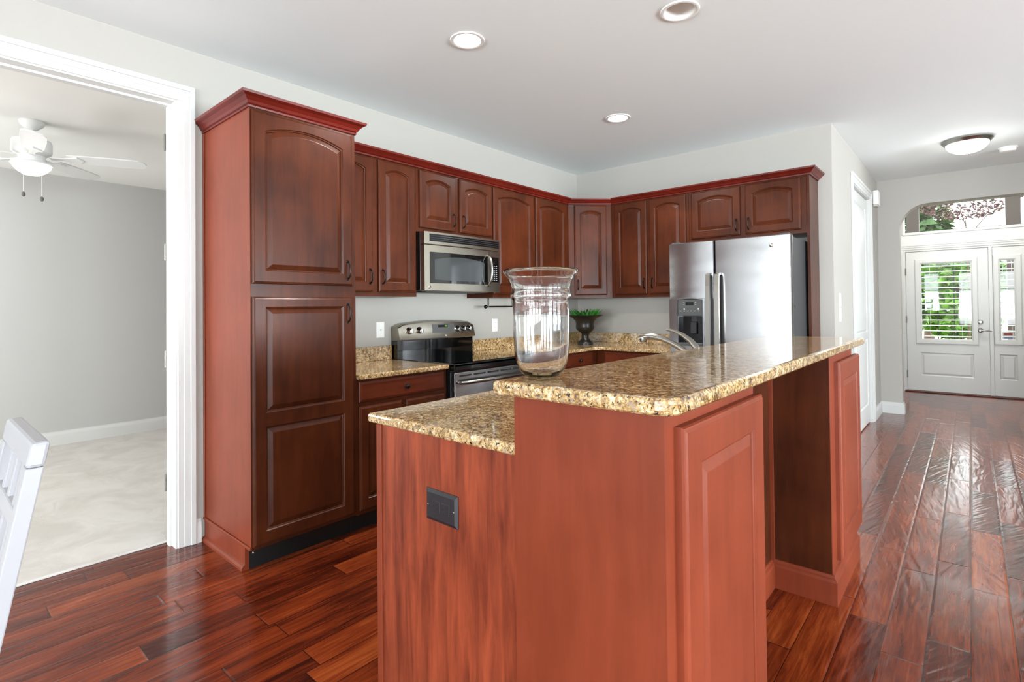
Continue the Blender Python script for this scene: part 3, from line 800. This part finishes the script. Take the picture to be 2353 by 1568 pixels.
# faucet
fa = thing('kitchen_faucet', 'brushed nickel kitchen faucet behind the bar, in front of fridge', 'faucet', (2.285, -2.4, .946))
fy = -2.40
mb = MB(); mb.lathe([(.030, .946), (.030, .952), (.026, .958), (.023, .97), (.022, 1.03), (.024, 1.05), (.020, 1.065)], (2.285, fy, 0), 24)
mb.tube([(2.290, fy, 1.015), (2.262, fy, 1.043), (2.224, fy, 1.065)], [.018, .016, .0145], 16); obj('body', mb, M_NICKEL, fa, True)
mb = MB(); mb.tube([(2.222, fy, 1.066), (2.185, fy, 1.090), (2.140, fy, 1.112), (2.095, fy, 1.128), (2.045, fy, 1.136), (2.010, fy, 1.133), (1.978, fy, 1.124)], [.0155, .0155, .015, .015, .017, .018, .013], 16); obj('spout', mb, M_NICKEL, fa, True)
mb = MB(); mb.lathe([(.018, 1.128), (.018, 1.114), (.016, 1.106), (.011, 1.104)], (1.998, fy, 0), 20); obj('spray_head', mb, M_NICKEL, fa, True)
mb = MB(); mb.box(2.024, 2.046, fy-.0185, fy-.014, 1.126, 1.137, .002, 1); obj('spray_button', mb, M_BLKPLASTIC, fa)
mb = MB(); mb.tube([(2.290, fy, 1.060), (2.272, fy, 1.088), (2.245, fy, 1.120), (2.205, fy, 1.148), (2.165, fy, 1.165), (2.125, fy, 1.173)], [.022, .020, .0165, .0125, .0105, .009], 14, flat=.8); obj('lever', mb, M_NICKEL, fa, True)

# ================================================================== APPLIANCES
# refrigerator
fx0, fx1, FZ, FYF = 1.395, 2.305, 1.795, -.754
fr = thing('refrigerator', 'stainless side by side refrigerator with water dispenser', 'refrigerator', (1.85, -.4, 0))
mb = MB(); mb.box(fx0+.003, fx1-.003, -.690, -.035, .03, FZ-.012, .006, 1); obj('body', mb, M_GRAYSIDE, fr)
mb = MB(); mb.box(fx0+.01, fx1-.01, -.70, -.62, .005, .09); obj('grille', mb, M_DARK, fr)
TFR = FY(-.694)
xs = 1.766
def fdoor(x0, x1, hole=None):
    b = bmesh.new(); n = 10; th = .058
    # gently bowed front
    prof = []
    for i in range(n+1):
        t = i/n; bow = .006*(1-(2*t-1)**2); prof.append((lerp(x0, x1, t), th-.006+bow))
    m = MB()
    zs = [.10, FZ] if not hole else [.10, hole[2], hole[3], FZ]
    def ring(z, ins=0):
        r = [(x0+ins, z, 0), (x0+ins, z, prof[0][1]-.010)]
        r += [(lerp(x0+.006+ins, x1-.006-ins, i/n), z, prof[i][1]-ins) for i in range(n+1)]
        r += [(x1-ins, z, prof[-1][1]-.010), (x1-ins, z, 0)]
        return r
    if not hole:
        m.loops([ring(.10, .004), ring(.104), ring(FZ-.005), ring(FZ, .005)], T=TFR)
    else:
        hx0, hx1, hz0, hz1 = hole
        m.loops([ring(.10, .004), ring(.104), ring(hz0)], True, False, T=TFR)
        m.loops([ring(hz1), ring(FZ-.005), ring(FZ, .005)], False, True, T=TFR)
        # sides of the hole band
        def part(a, b):
            m.box(a, b, hz0, hz1, 0, th-.003, T=lambda p: TFR(p))
        part(x0, hx0); part(hx1, x1)
        m.box(hx0, hx1, hz0, hz1, 0, .004, T=lambda p: TFR(p))
    return m
HOLE = (1.468, 1.672, .968, 1.345)
fd_ = obj('freezer_door', fdoor(fx0, xs-.004, HOLE), M_STEEL, fr, True)
rd_ = obj('fridge_door', fdoor(xs+.004, fx1), M_STEEL, fr, True)
# dispenser
m = MB(); hx0, hx1, hz0, hz1 = HOLE
m.box(hx0+.002, hx1-.002, 1.205, hz1-.004, .010, .060, .004, 1, T=lambda p: TFR(p)); dp = obj('dispenser_panel', m, M_DISP, fd_)
m = MB(); m.box(1.535, 1.600, 1.292, 1.316, .0605, .0615, T=lambda p: TFR(p)); obj('display', m, M_BLACK, dp)
for x in (1.523, 1.638):
    m = MB(); m.lathe([(.005, .0602), (.005, .0612)], n=10, T=lambda p, x=x: TFR(Vector((x+p[0], 1.262+p[1], p[2])))); obj('indicator', m, M_DOT, dp)
M_LEGEND = plain('gray_legend', (130, 131, 128), .5)
for x, z, w in [(q, 1.246, .008) for q in (1.492, 1.523, 1.552, 1.578, 1.607, 1.640)] + [(q, z, .005) for z in (1.296, 1.312) for q in (1.52, 1.615)]:
    m = MB(); m.box(x-w, x+w, z-.003, z+.003, .0602, .0610, T=lambda p: TFR(p)); obj('button', m, M_LEGEND, dp)
m = MB(); m.box(hx0+.002, hx1-.002, hz0+.002, 1.203, .004, .012, T=lambda p: TFR(p)); m.box(hx0+.002, hx0+.006, hz0, 1.203, .004, .055, T=lambda p: TFR(p)); m.box(hx1-.006, hx1-.002, hz0, 1.203, .004, .055, T=lambda p: TFR(p)); obj('dispenser_recess', m, M_BLACK, fd_)
m = MB(); m.box(1.558, 1.612, 1.060, 1.160, .020, .034, .005, 1, T=lambda p: TFR(p)); m.box(1.570, 1.600, 1.16, 1.205, .012, .030, T=lambda p: TFR(p)); obj('dispenser_paddle', m, M_BLKPLASTIC, fd_)
m = MB(); m.box(hx0+.004, hx1-.004, hz0+.002, hz0+.022, .010, .058, .003, 1, T=lambda p: TFR(p)); obj('drip_tray', m, M_DISP, fd_)
def fr_rim():
    m = MB(); o = [rloop(hx0-.010, hx1+.010, hz0-.008, hz1+.012, .057, .012), rloop(hx0-.008, hx1+.008, hz0-.006, hz1+.010, .063, .012), rloop(hx0, hx1, hz0, hz1, .063, .010), rloop(hx0+.003, hx1-.003, hz0+.003, hz1-.003, .052, .010)]
    m.loops(o, False, False, T=TFR); return m
obj('dispenser_rim', fr_rim(), M_STEEL, fd_)
def fhandle(x):
    m = MB(); pts = [(x, -.752, 1.542), (x, -.775, 1.540), (x, -.800, 1.528), (x, -.808, 1.44), (x, -.812, 1.2), (x, -.812, .9), (x, -.808, .64), (x, -.795, .57), (x, -.752, .56)]
    def rect(p, q):
        return [(p[0]-.017, p[1], p[2]), (p[0]+.017, p[1], p[2]), (p[0]+.017, q[1], q[2]), (p[0]-.017, q[1], q[2])]
    outer = pts; inner = [(x, -.752, 1.524), (x, -.768, 1.522), (x, -.784, 1.512), (x, -.790, 1.44), (x, -.794, 1.2), (x, -.794, .9), (x, -.790, .64), (x, -.780, .585), (x, -.752, .578)]
    m.loops([rect(p, q) for p, q in zip(outer, inner)]); return m
obj('handle', fhandle(1.731), M_NICKEL, fd_); obj('handle', fhandle(1.800), M_NICKEL, rd_)
m = MB(); m.lathe([(.014, .056), (.014, .064), (.011, .066), (.001, .067)], n=24, T=lambda p: TFR(Vector((2.178+p[0], 1.722+p[1], p[2]-.003)))); obj('badge', m, M_CHROME, rd_, True)
for x in (fx0+.05, fx1-.05):
    m = MB(); m.box(x-.035, x+.035, -.72, -.62, FZ-.013, FZ+.012, .004, 1); obj('hinge_cover', m, M_DISP, fr)
m = MB(); m.box(fx1-.0035, fx1-.001, -.648, -.640, 1.262, 1.286); obj('side_catch', m, M_DARK, fr)

# microwave
MX, MY0, MY1, MZ0, MZ1 = .395, -2.496, -1.712, 1.412, 1.836
mw = thing('microwave_oven', 'stainless over the range microwave with arched handle', 'microwave', (.2, -2.1, MZ0))
mb = MB(); mb.box(.002, MX-.05, MY0, MY1, MZ0+.004, MZ1, .003, 1); obj('body', mb, M_BLACK, mw)
mb = MB(); mb.box(.03, MX-.06, MY0+.06, MY1-.08, MZ0-.004, MZ0+.004); obj('bottom_grille', mb, plain('gray_filter', (70, 70, 70), .5, .6), mw)
TM = FX(MX-.05)
def bow(u): 
    t = (u-MY0)/(MY1-MY0); return .050+.018*(1-(2*t-1)**2)-.004
def bowed(u0, u1, z0, z1, w0=None, extra=0.0, n=12, back=0.0, r=.003):
    m = MB(); 
    def ring(z, ins):
        us = [lerp(u0+ins, u1-ins, i/n) for i in range(n+1)]
        f = [(u, z, bow(u)+extra-ins) for u in us]
        return [(u0+ins, z, back)] + f + [(u1-ins, z, back)]
    m.loops([ring(z0, r), ring(z0+r, 0), ring(z1-r, 0), ring(z1, r)], T=TM); return m
obj('top_trim', bowed(MY0, MY1, 1.742, MZ1-.002), M_STEELD, mw, True)
md = obj('door', bowed(MY0, -1.848, MZ0, 1.739), M_STEELD, mw, True)
cp_ = obj('control_panel', bowed(-1.845, MY1, MZ0, 1.739), M_STEELD, mw, True)
ve = obj('vent_grille', bowed(MY0+.045, MY1-.012, 1.765, 1.818, extra=.002, back=.02, r=.001), M_BLACK, mw)
m = MB()
for z in (1.776, 1.790, 1.804):
    us = [lerp(MY0+.05, MY1-.02, i/12) for i in range(13)]
    m.loops([[(u, z-.0035, bow(u)+.002), (u, z+.0035, bow(u)+.002), (u, z+.001, bow(u)+.007), (u, z-.003, bow(u)+.007)] for u in us], T=TM)
obj('vent_slat', m, M_BLKPLASTIC, ve)
win = obj('window', bowed(MY0+.045, -1.868, 1.468, 1.690, extra=.0015, back=.02, r=.001), M_BLKGLASS, md)
# inner lighter gray screen area of the window, slightly arched
def win_screen():
    m = MB(); n = 14; L0 = []; L1 = []
    a, b = MY0+.085, -1.905
    for i in range(n+1):
        u = lerp(a, b, i/n); q = (2*i/n-1)
        L0.append((u, 1.488+.006*q*q, bow(u)+.0022)); L1.append((u, 1.662-.026*q*q, bow(u)+.0022))
    m.loops([L0, L1], False, False, False, T=TM); return m
obj('screen', win_screen(), plain('smoked_screen', (52, 55, 56), .08), win)
pn = obj('keypad', bowed(-1.832, MY1-.014, 1.492, 1.690, extra=.0015, back=.02, r=.001), M_BLKGLASS, cp_)
m = MB()
for r_ in range(8):
    for c_ in range(3):
        u = -1.812+c_*.026; z = 1.508+r_*.016
        m.box(u-.008, u+.008, z-.0025, z+.0025, bow(u)+.0016, bow(u)+.0022, T=lambda p: TM(p))
obj('key', m, plain('key_legend', (120, 122, 124), .5), pn)
m = MB(); pts = []
for i in range(15):
    a = math.pi*i/14; pts.append(TM(Vector((-1.868, 1.580-.118*math.cos(a), bow(-1.868)-.002+.052*math.sin(a)))))
m.tube(pts, [.011]*15, 12); obj('handle', m, M_NICKEL, md, True)
m = MB(); m.lathe([(.013, 0), (.013, .003), (.010, .005), (.001, .0055)], n=20, T=lambda p: TM(Vector((-2.455+p[0], 1.440+p[1], bow(-2.455)+p[2]-.001)))); obj('badge', m, M_CHROME, md, True)

# range
RY0, RY1 = -2.496, -1.716
rg = thing('range', 'black and stainless electric range with arched backguard', 'stove', (.34, -2.1, 0))
mb = MB(); mb.box(.005, .640, RY0+.002, RY1-.002, .0, .900); obj('body', mb, M_BLACK, rg)
mb = MB(); mb.box(.06, .690, RY0, RY1, .893, .918, .006, 2); mb.box(.640, .690, RY0, RY1, .868, .918, .008, 2); ckt = obj('cooktop', mb, M_BLKGLASS, rg)
M_BURN = plain('burner_gray', (44, 44, 46), .2)
for x, y, r in ((.22, -2.29, .09), (.22, -1.92, .075), (.50, -2.29, .075), (.50, -1.92, .10)):
    n = 32; m = MB()
    m.loops([[(x+q*math.cos(2*math.pi*i/n), y+q*math.sin(2*math.pi*i/n), .9183) for i in range(n)] for q in (r-.004, r)], False, False); obj('burner_ring', m, M_BURN, ckt)
# backguard
mb = MB(); mb.box(.006, .075, RY0, RY1, .90, 1.05); obj('back_panel', mb, M_BLKGLASS, rg)
mb = MB(); N = 16; La, Lb, Lc, Ld = [], [], [], []
for i in range(N+1):
    t = i/N; y = lerp(RY0, RY1, t); q = (2*t-1)
    edge = max(0, abs(q)-.86)/.14
    zt = 1.196-.026*q*q-.016*edge**2; zb = 1.048-.018*(1-q*q)*0-.0+.004*edge
    bw = .012*(1-q*q)
    La.append((.006, y, zb+.0)); Lb.append((.100+bw, y, zb)); Lc.append((.086+bw*.9, y, zt-.012)); Ld.append((.070, y, zt))
for L in (La, Lb, Lc, Ld): pass
mb.loops([[La[i], Lb[i], (Lb[i][0]+.004, Lb[i][1], Lb[i][2]+.012), Lc[i], Ld[i], (.006, Ld[i][1], Ld[i][2])] for i in range(N+1)])
bg = obj('backguard', mb, M_STEELD, rg, True)
def bgx(y):
    q = 2*(y-RY0)/(RY1-RY0)-1; return .100+.012*(1-q*q)
def TBG(y, z): # point on the sloped face
    t = (z-1.06)/(1.17-1.06); return lerp(bgx(y)+.004, bgx(y)-.014, max(0, min(1, t)))
for y in (-2.405, -2.312, -1.915, -1.850, -1.785):
    z = 1.122; x0 = TBG(y, z)
    m = MB(); m.lathe([(.026, -.004), (.026, .004), (.021, .010), (.020, .026), (.017, .030), (.001, .031)], n=24, T=lambda p: Vector((x0+p[2], y+p[0], z+p[1]-.16*p[2])))
    m.box(x0+.028, x0+.036, y-.005, y+.005, z-.020, z+.018, .002, 1); kb = obj('control_knob', m, M_CHROME, bg, True)
m = MB()
def bgquad(y0, y1, z0, z1, off):
    mm = MB(); L = [[(TBG(y, z0)+off, y, z0), (TBG(y, z1)+off, y, z1), (TBG(y, z1)-.01, y, z1), (TBG(y, z0)-.01, y, z0)] for y in [lerp(y0, y1, i/6) for i in range(7)]]
    mm.loops(L); return mm
dpn = obj('display_panel', bgquad(-2.185, -1.955, 1.095, 1.165, .0025), plain('gray_control_glass', (104, 104, 102), .25, .3), bg)
obj('clock_window', bgquad(-2.125, -2.025, 1.138, 1.158, .0035), M_BLACK, dpn)
obj('clock_digits', bgquad(-2.055, -2.030, 1.142, 1.155, .0042), M_LED, dpn)
m = MB(); m.lathe([(.011, 0), (.011, .003), (.001, .005)], n=18, T=lambda p: Vector((TBG(-2.05, 1.072)+.001+p[2], -2.05+p[0], 1.070+p[1]))); obj('badge', m, M_CHROME, bg, True)
# oven door
mb = MB(); mb.box(.640, .680, RY0+.012, RY1-.012, .205, .858, .006, 2); od = obj('oven_door', mb, M_STEEL, rg)
m = MB()
for i in range(5):
    y = lerp(RY0+.05, RY1-.18, i/4); m.box(.679, .6815, y, y+.115, .828, .838)
obj('vent_slot', m, M_DARK, od)
m = MB(); m.box(.678, .6825, RY0+.10, RY1-.10, .33, .66, .001, 1); obj('oven_window', m, M_BLKGLASS, od)
m = MB(); y0, y1 = RY0+.045, RY1-.045
m.tube([(.680, y0, .790), (.708, y0+.004, .790), (.722, y0+.03, .790), (.728, -2.1, .790), (.722, y1-.03, .790), (.708, y1-.004, .790), (.680, y1, .790)], [.011, .012, .013, .013, .013, .012, .011], 14); obj('handle', m, M_NICKEL, od, True)
mb = MB(); mb.box(.640, .676, RY0+.012, RY1-.012, .05, .198, .006, 2); obj('warming_drawer', mb, M_STEEL, rg)

# ================================================================== SMALL THINGS
# urn with plant
UX, UY, UZ = .375, -.44, .9145
pl = thing('potted_plant', 'green spiky plant in a dark footed urn on corner counter', 'plant', (UX, UY, UZ))
S = 1.0
pr = [(.002, 0), (.078, 0), (.080, .012), (.074, .026), (.056, .040), (.040, .056), (.036, .080), (.038, .105), (.050, .120), (.076, .138), (.090, .158), (.092, .180), (.089, .205), (.096, .232), (.118, .258), (.146, .276), (.172, .284), (.176, .288), (.172, .292), (.142, .288), (.112, .270), (.09, .25), (.002, .248)]
mb = MB(); mb.lathe([(r, UZ+z) for r, z in pr], (UX, UY, 0), 36); obj('urn', mb, plain('dark_metal_urn', (44, 40, 36), .32, .5), pl, True)
f = MB(); rnd = random.Random(5)
for i in range(120):
    a = rnd.random()*6.283; rr = .105*math.sqrt(rnd.random()); bx, by = UX+rr*math.cos(a), UY+rr*math.sin(a)
    lean = rnd.uniform(.1, .9); L = rnd.uniform(.06, .115); d = Vector((math.cos(a)*lean, math.sin(a)*lean, 1)).normalized()
    sd = d.cross(Vector((rnd.uniform(-1, 1), rnd.uniform(-1, 1), .3))).normalized()*rnd.uniform(.006, .014)
    p0 = Vector((bx, by, UZ+.262)); p1 = p0+d*L*.5; p2 = p0+d*L+Vector((math.cos(a), math.sin(a), -.3))*L*.15
    f.face([p0-sd*.5, p0+sd*.5, p1+sd, p1-sd]); f.face([p1-sd, p1+sd, p2])
obj('leaves', f, M_SUCC, pl)

# paper towel holder under the cabinet
pt = thing('paper_towel_holder', 'bronze paper towel bar hanging under the cabinet right of microwave', 'towel holder', (.12, -1.4, 1.372))
m = MB(); m.tube([(.12, -1.595, 1.297), (.12, -1.215, 1.297)], .0065, 12); obj('rod', m, M_BRONZE, pt, True)
for y in (-1.597, -1.213):
    m = MB(); m.lathe([(.001, -.016), (.012, -.012), (.017, -.002), (.014, .008), (.007, .013), (.001, .014)], (.12, y, 1.297), 18, 'y'); obj('finial', m, M_BRONZE, pt, True)
for y in (-1.565, -1.245):
    m = MB(); m.box(.112, .128, y-.004, y+.004, 1.290, 1.3715, .001, 1); obj('bracket', m, M_NICKEL, pt)

# wall plates by the range
def wall_plate(name, label, cat, Tf, u, v, kind, group=None, w=.070, h=.115):
    t = thing(name, label, cat, Tf(Vector((u, v-h/2, 0))), group)
    m = MB(); m.loops([rloop(u-w/2, u+w/2, v-h/2, v+h/2, .0005, n=2), rloop(u-w/2, u+w/2, v-h/2, v+h/2, .003, n=2), rloop(u-w/2+.005, u+w/2-.005, v-h/2+.005, v+h/2-.005, .006, n=2)], T=Tf)
    obj('cover_plate', m, M_WHITE, t)
    if kind == 'jack':
        m = MB(); m.lathe([(.005, .005), (.005, .010), (.003, .011)], n=12, T=lambda p: Tf(Vector((u+p[0], v+p[1], p[2])))); obj('jack', m, M_NICKEL, t)
    elif kind == 'outlet':
        for dv in (-.020, .020):
            m = MB(); m.box(u-.016, u+.016, v+dv-.014, v+dv+.014, .005, .0075, .002, 1, T=lambda p: Tf(p)); s = obj('socket', m, M_WHITE, t)
            m = MB(); m.box(u-.007, u-.005, v+dv-.004, v+dv+.004, .0072, .0080, T=lambda p: Tf(p)); m.box(u+.005, u+.007, v+dv-.004, v+dv+.004, .0072, .0080, T=lambda p: Tf(p)); obj('slot', m, M_DISP, s)
    else:
        m = MB(); m.box(u-.016, u+.016, v-.033, v+.033, .005, .0085, .001, 1, T=lambda p: Tf(p)); obj('rocker', m, M_WHITE, t)
    return t
W0 = FX(0.0)
wall_plate('cable_plate', 'white cable jack plate on the wall left of the range', 'wall plate', W0, -2.594, 1.135, 'jack')
wall_plate('electrical_outlet', 'white electrical outlet on the wall right of the range', 'outlet', W0, -1.355, 1.130, 'outlet')
WH = FX(XH)
wall_plate('light_switch', 'upper white light switch on the hall wall beyond fridge', 'switch', WH, .235, 1.322, 'switch', 'hall light switches')
wall_plate('light_switch', 'lower white light switch on the hall wall beyond fridge', 'switch', WH, .235, 1.200, 'switch', 'hall light switches')
ch = thing('door_chime', 'small white chime box high on hall wall beside closet casing', 'chime', (XH, 2.42, 2.40))
m = MB(); m.box(XH+.0005, XH+.055, 2.34, 2.52, 2.41, 2.575, .012, 3); obj('cover', m, M_WHITE, ch)
m = MB(); m.box(XH+.0005, XH+.040, 2.36, 2.50, 2.395, 2.412, .003, 1); obj('grille', m, plain('pale_gray', (196, 195, 190), .5), ch)

# recessed lights
def downlight(x, y, lit, label):
    t = thing('recessed_light', label, 'ceiling light', (x, y, CEIL), 'recessed ceiling lights')
    R = .082
    m = MB(); m.lathe([(R+.012, CEIL-.001), (R+.010, CEIL-.006), (R, CEIL-.008), (R-.010, CEIL-.004)] + ([] if lit else [(R-.012, CEIL-.0015)]), (x, y, 0), 40, cap=False); obj('trim_ring', m, M_WHITE, t, True)
    if lit:
        m = MB(); m.lathe([(R-.009, CEIL-.0055), (R-.02, CEIL-.006), (.001, CEIL-.0065)], (x, y, 0), 40); obj('lamp', m, M_LAMP, t)
        light('downlight_glow', 'SPOT', (x, y, CEIL-.03), 95, (1, .98, .95), (0, 0, 0), .06, spot_size=math.radians(160), spot_blend=.6)
    return t
downlight(1.229, -2.882, True, 'lit recessed ceiling light nearest the camera, above the range aisle')
downlight(1.236, -1.271, True, 'lit recessed ceiling light farther back, toward the kitchen corner')

t = downlight(CANX, CANY, False, 'unlit open recessed ceiling can at the top edge, above the island')
m = MB(); m.lathe([(.0745, CEIL-.003), (.0735, CEIL+.004), (.066, CEIL+.040), (.054, CEIL+.066), (.050, CEIL+.070), (.048, CEIL+.071), (.048, CEIL+.085)], (CANX, CANY, 0), 40, cap=False); obj('reflector', m, M_WHITE, t, True)
m = MB(); m.lathe([(.052, CEIL+.074), (.030, CEIL+.066), (.001, CEIL+.063)], (CANX, CANY, 0), 32, cap=False); m.lathe([(.06, CEIL+.09), (.001, CEIL+.0901)], (CANX, CANY, 0), 32); obj('unlit_lamp', m, plain('frosted_lamp', (190, 188, 182), .3), t, True)

# hall flush mount light
HLX, HLY = 3.258, 1.330
t = thing('flush_mount_light', 'lit white glass bowl light with nickel ring on hall ceiling', 'ceiling light', (HLX, HLY, CEIL))
m = MB(); m.lathe([(.165, CEIL-.0005), (.178, CEIL-.006), (.180, CEIL-.016), (.168, CEIL-.028), (.160, CEIL-.040), (.152, CEIL-.042), (.145, CEIL-.038)], (HLX, HLY, 0), 48, cap=False); obj('ring', m, M_NICKEL, t, True)
m = MB(); m.lathe([(.152, CEIL-.040), (.146, CEIL-.062), (.124, CEIL-.090), (.086, CEIL-.112), (.040, CEIL-.124), (.001, CEIL-.126)], (HLX, HLY, 0), 48, cap=False); obj('glass_bowl', m, M_BOWL, t, True)
m = MB(); m.lathe([(.012, CEIL-.124), (.012, CEIL-.130), (.006, CEIL-.136), (.001, CEIL-.137)], (HLX, HLY, 0), 16); obj('finial', m, M_NICKEL, t, True)
light('flush_glow', 'POINT', (HLX, HLY, CEIL-.24), 4, (1, .97, .93), size=.2)
t = thing('smoke_detector', 'small round white smoke detector on hall ceiling', 'smoke detector', (3.545, 1.93, CEIL))
m = MB(); m.lathe([(.070, CEIL-.0005), (.070, CEIL-.010), (.062, CEIL-.012)], (3.545, 1.93, 0), 32); obj('base_plate', m, M_WHITE, t, True)
m = MB(); m.lathe([(.060, CEIL-.011), (.058, CEIL-.030), (.050, CEIL-.038), (.020, CEIL-.040), (.001, CEIL-.040)], (3.545, 1.93, 0), 32); obj('cover', m, M_WHITE, t, True)

# ceiling fan in the bedroom
FXc, FYc, BC = -1.64, -4.308, 2.62
t = thing('ceiling_fan', 'white ceiling fan with lit bowl seen through bedroom doorway', 'ceiling fan', (FXc, FYc, BC))
m = MB(); m.lathe([(.070, BC-.0005), (.070, BC-.012), (.062, BC-.030), (.030, BC-.058), (.016, BC-.062)], (FXc, FYc, 0), 32); obj('canopy', m, M_FANW, t, True)
m = MB(); m.lathe([(.012, BC-.055), (.012, BC-.122)], (FXc, FYc, 0), 16); m.lathe([(.018, BC-.100), (.024, BC-.112), (.03, BC-.122)], (FXc, FYc, 0), 20); obj('downrod', m, M_FANW, t, True)
m = MB(); m.lathe([(.030, BC-.118), (.078, BC-.124), (.104, BC-.134), (.110, BC-.148), (.110, BC-.215), (.102, BC-.226), (.075, BC-.240), (.072, BC-.285), (.060, BC-.292)], (FXc, FYc, 0), 36); obj('motor_housing', m, M_FANW, t, True)
for i in range(5):
    a = math.radians(66+72*i); R_ = Matrix.Rotation(a, 3, 'Z'); pitch = math.radians(-12)
    def TB_(p, R_=R_):
        v = Vector((p[0], p[1]*math.cos(pitch), p[1]*math.sin(pitch)+p[2])); v = R_ @ v
        return Vector((FXc+v.x, FYc+v.y, BC-.240+v.z))
    outl = [(.20, -.050), (.30, -.060), (.50, -.066), (.62, -.062), (.655, -.045), (.668, 0), (.655, .045), (.62, .062), (.50, .066), (.30, .060), (.20, .050)]
    m = MB(); m.loops([[(x, y, -.004) for x, y in outl], [(x, y, .004) for x, y in outl]], T=TB_); b = obj('blade', m, M_FANW, t)
    m = MB(); m.loops([[(x, y, -.012) for x, y in ((.10, -.018), (.17, -.014), (.26, -.045), (.29, 0), (.26, .045), (.17, .014), (.10, .018))], [(x, y, -.004) for x, y in ((.10, -.018), (.17, -.014), (.26, -.045), (.29, 0), (.26, .045), (.17, .014), (.10, .018))]], T=TB_); obj('blade_arm', m, M_FANW, b)
m = MB(); m.lathe([(.062, BC-.286), (.112, BC-.292), (.117, BC-.299), (.116, BC-.304), (.102, BC-.305)], (FXc, FYc, 0), 36, cap=False); obj('light_fitter', m, M_FANW, t, True)
m = MB(); m.lathe([(.109, BC-.300), (.103, BC-.322), (.080, BC-.350), (.046, BC-.372), (.001, BC-.380)], (FXc, FYc, 0), 36, cap=False); obj('glass_bowl', m, M_BOWL, t, True)
for dx, dy, L in ((.06, -.05, .15), (.02, .05, .165)):
    m = MB(); m.tube([(FXc+dx, FYc+dy, BC-.30), (FXc+dx, FYc+dy, BC-.36-L)], .0014, 6); c = obj('pull_chain', m, M_FANW, t)
    m = MB(); m.lathe([(.002, BC-.355-L), (.010, BC-.362-L), (.011, BC-.382-L), (.004, BC-.390-L)], (FXc+dx, FYc+dy, 0), 14); obj('pull_knob', m, plain('dark_fob', (90, 88, 84), .5), c, True)

# white chair at the left edge, its back leaning over
CXa, CXb = 1.237, 1.674
sl_ = .187
def yb(z, w=0.0): return -4.699+(z-.996)*sl_+w     # front plane of the back at height z
chv = thing('dining_chair', 'white slat back dining chair at the left edge of the photo', 'chair', ((CXa+CXb)/2, -4.95, 0))
def lean(m, x0, x1, z0, z1, w0, w1, bev=.004):
    m.box(x0, x1, w0, w1, z0, z1, bev, 2, T=lambda p: Vector((p[0], yb(p[2])+p[1], p[2])))
m = MB(); lean(m, CXa, CXb, .940, .997, 0, .034, .008); obj('top_rail', m, M_CHAIR, chv)
for x0 in (CXa+.003, CXb-.041):
    m = MB(); lean(m, x0, x0+.038, .0, .940, .001, .033, .003)
    obj('rear_leg', m, M_CHAIR, chv)
m = MB(); lean(m, CXa+.03, CXb-.03, .800, .838, .006, .028); obj('back_rail', m, M_CHAIR, chv)
m = MB(); lean(m, CXa+.03, CXb-.03, .560, .600, .006, .028); obj('back_rail', m, M_CHAIR, chv)
for i in range(3):
    x = lerp(CXa+.12, CXb-.12, i/2); m = MB(); lean(m, x-.014, x+.014, .59, .945, .010, .022, .002); obj('slat', m, M_CHAIR, chv)
ys = yb(.45)
m = MB(); m.box(CXa-.005, CXb+.005, ys-.43, ys+.02, .440, .470, .008, 2); obj('seat', m, M_CHAIR, chv)
m = MB(); m.box(CXa+.02, CXb-.02, ys-.40, ys-.005, .385, .440, .003, 1); obj('seat_frame', m, M_CHAIR, chv)
for x0 in (CXa+.005, CXb-.043):
    m = MB(); m.box(x0, x0+.038, ys-.41, ys-.372, 0, .440, .003, 1); obj('front_leg', m, M_CHAIR, chv)
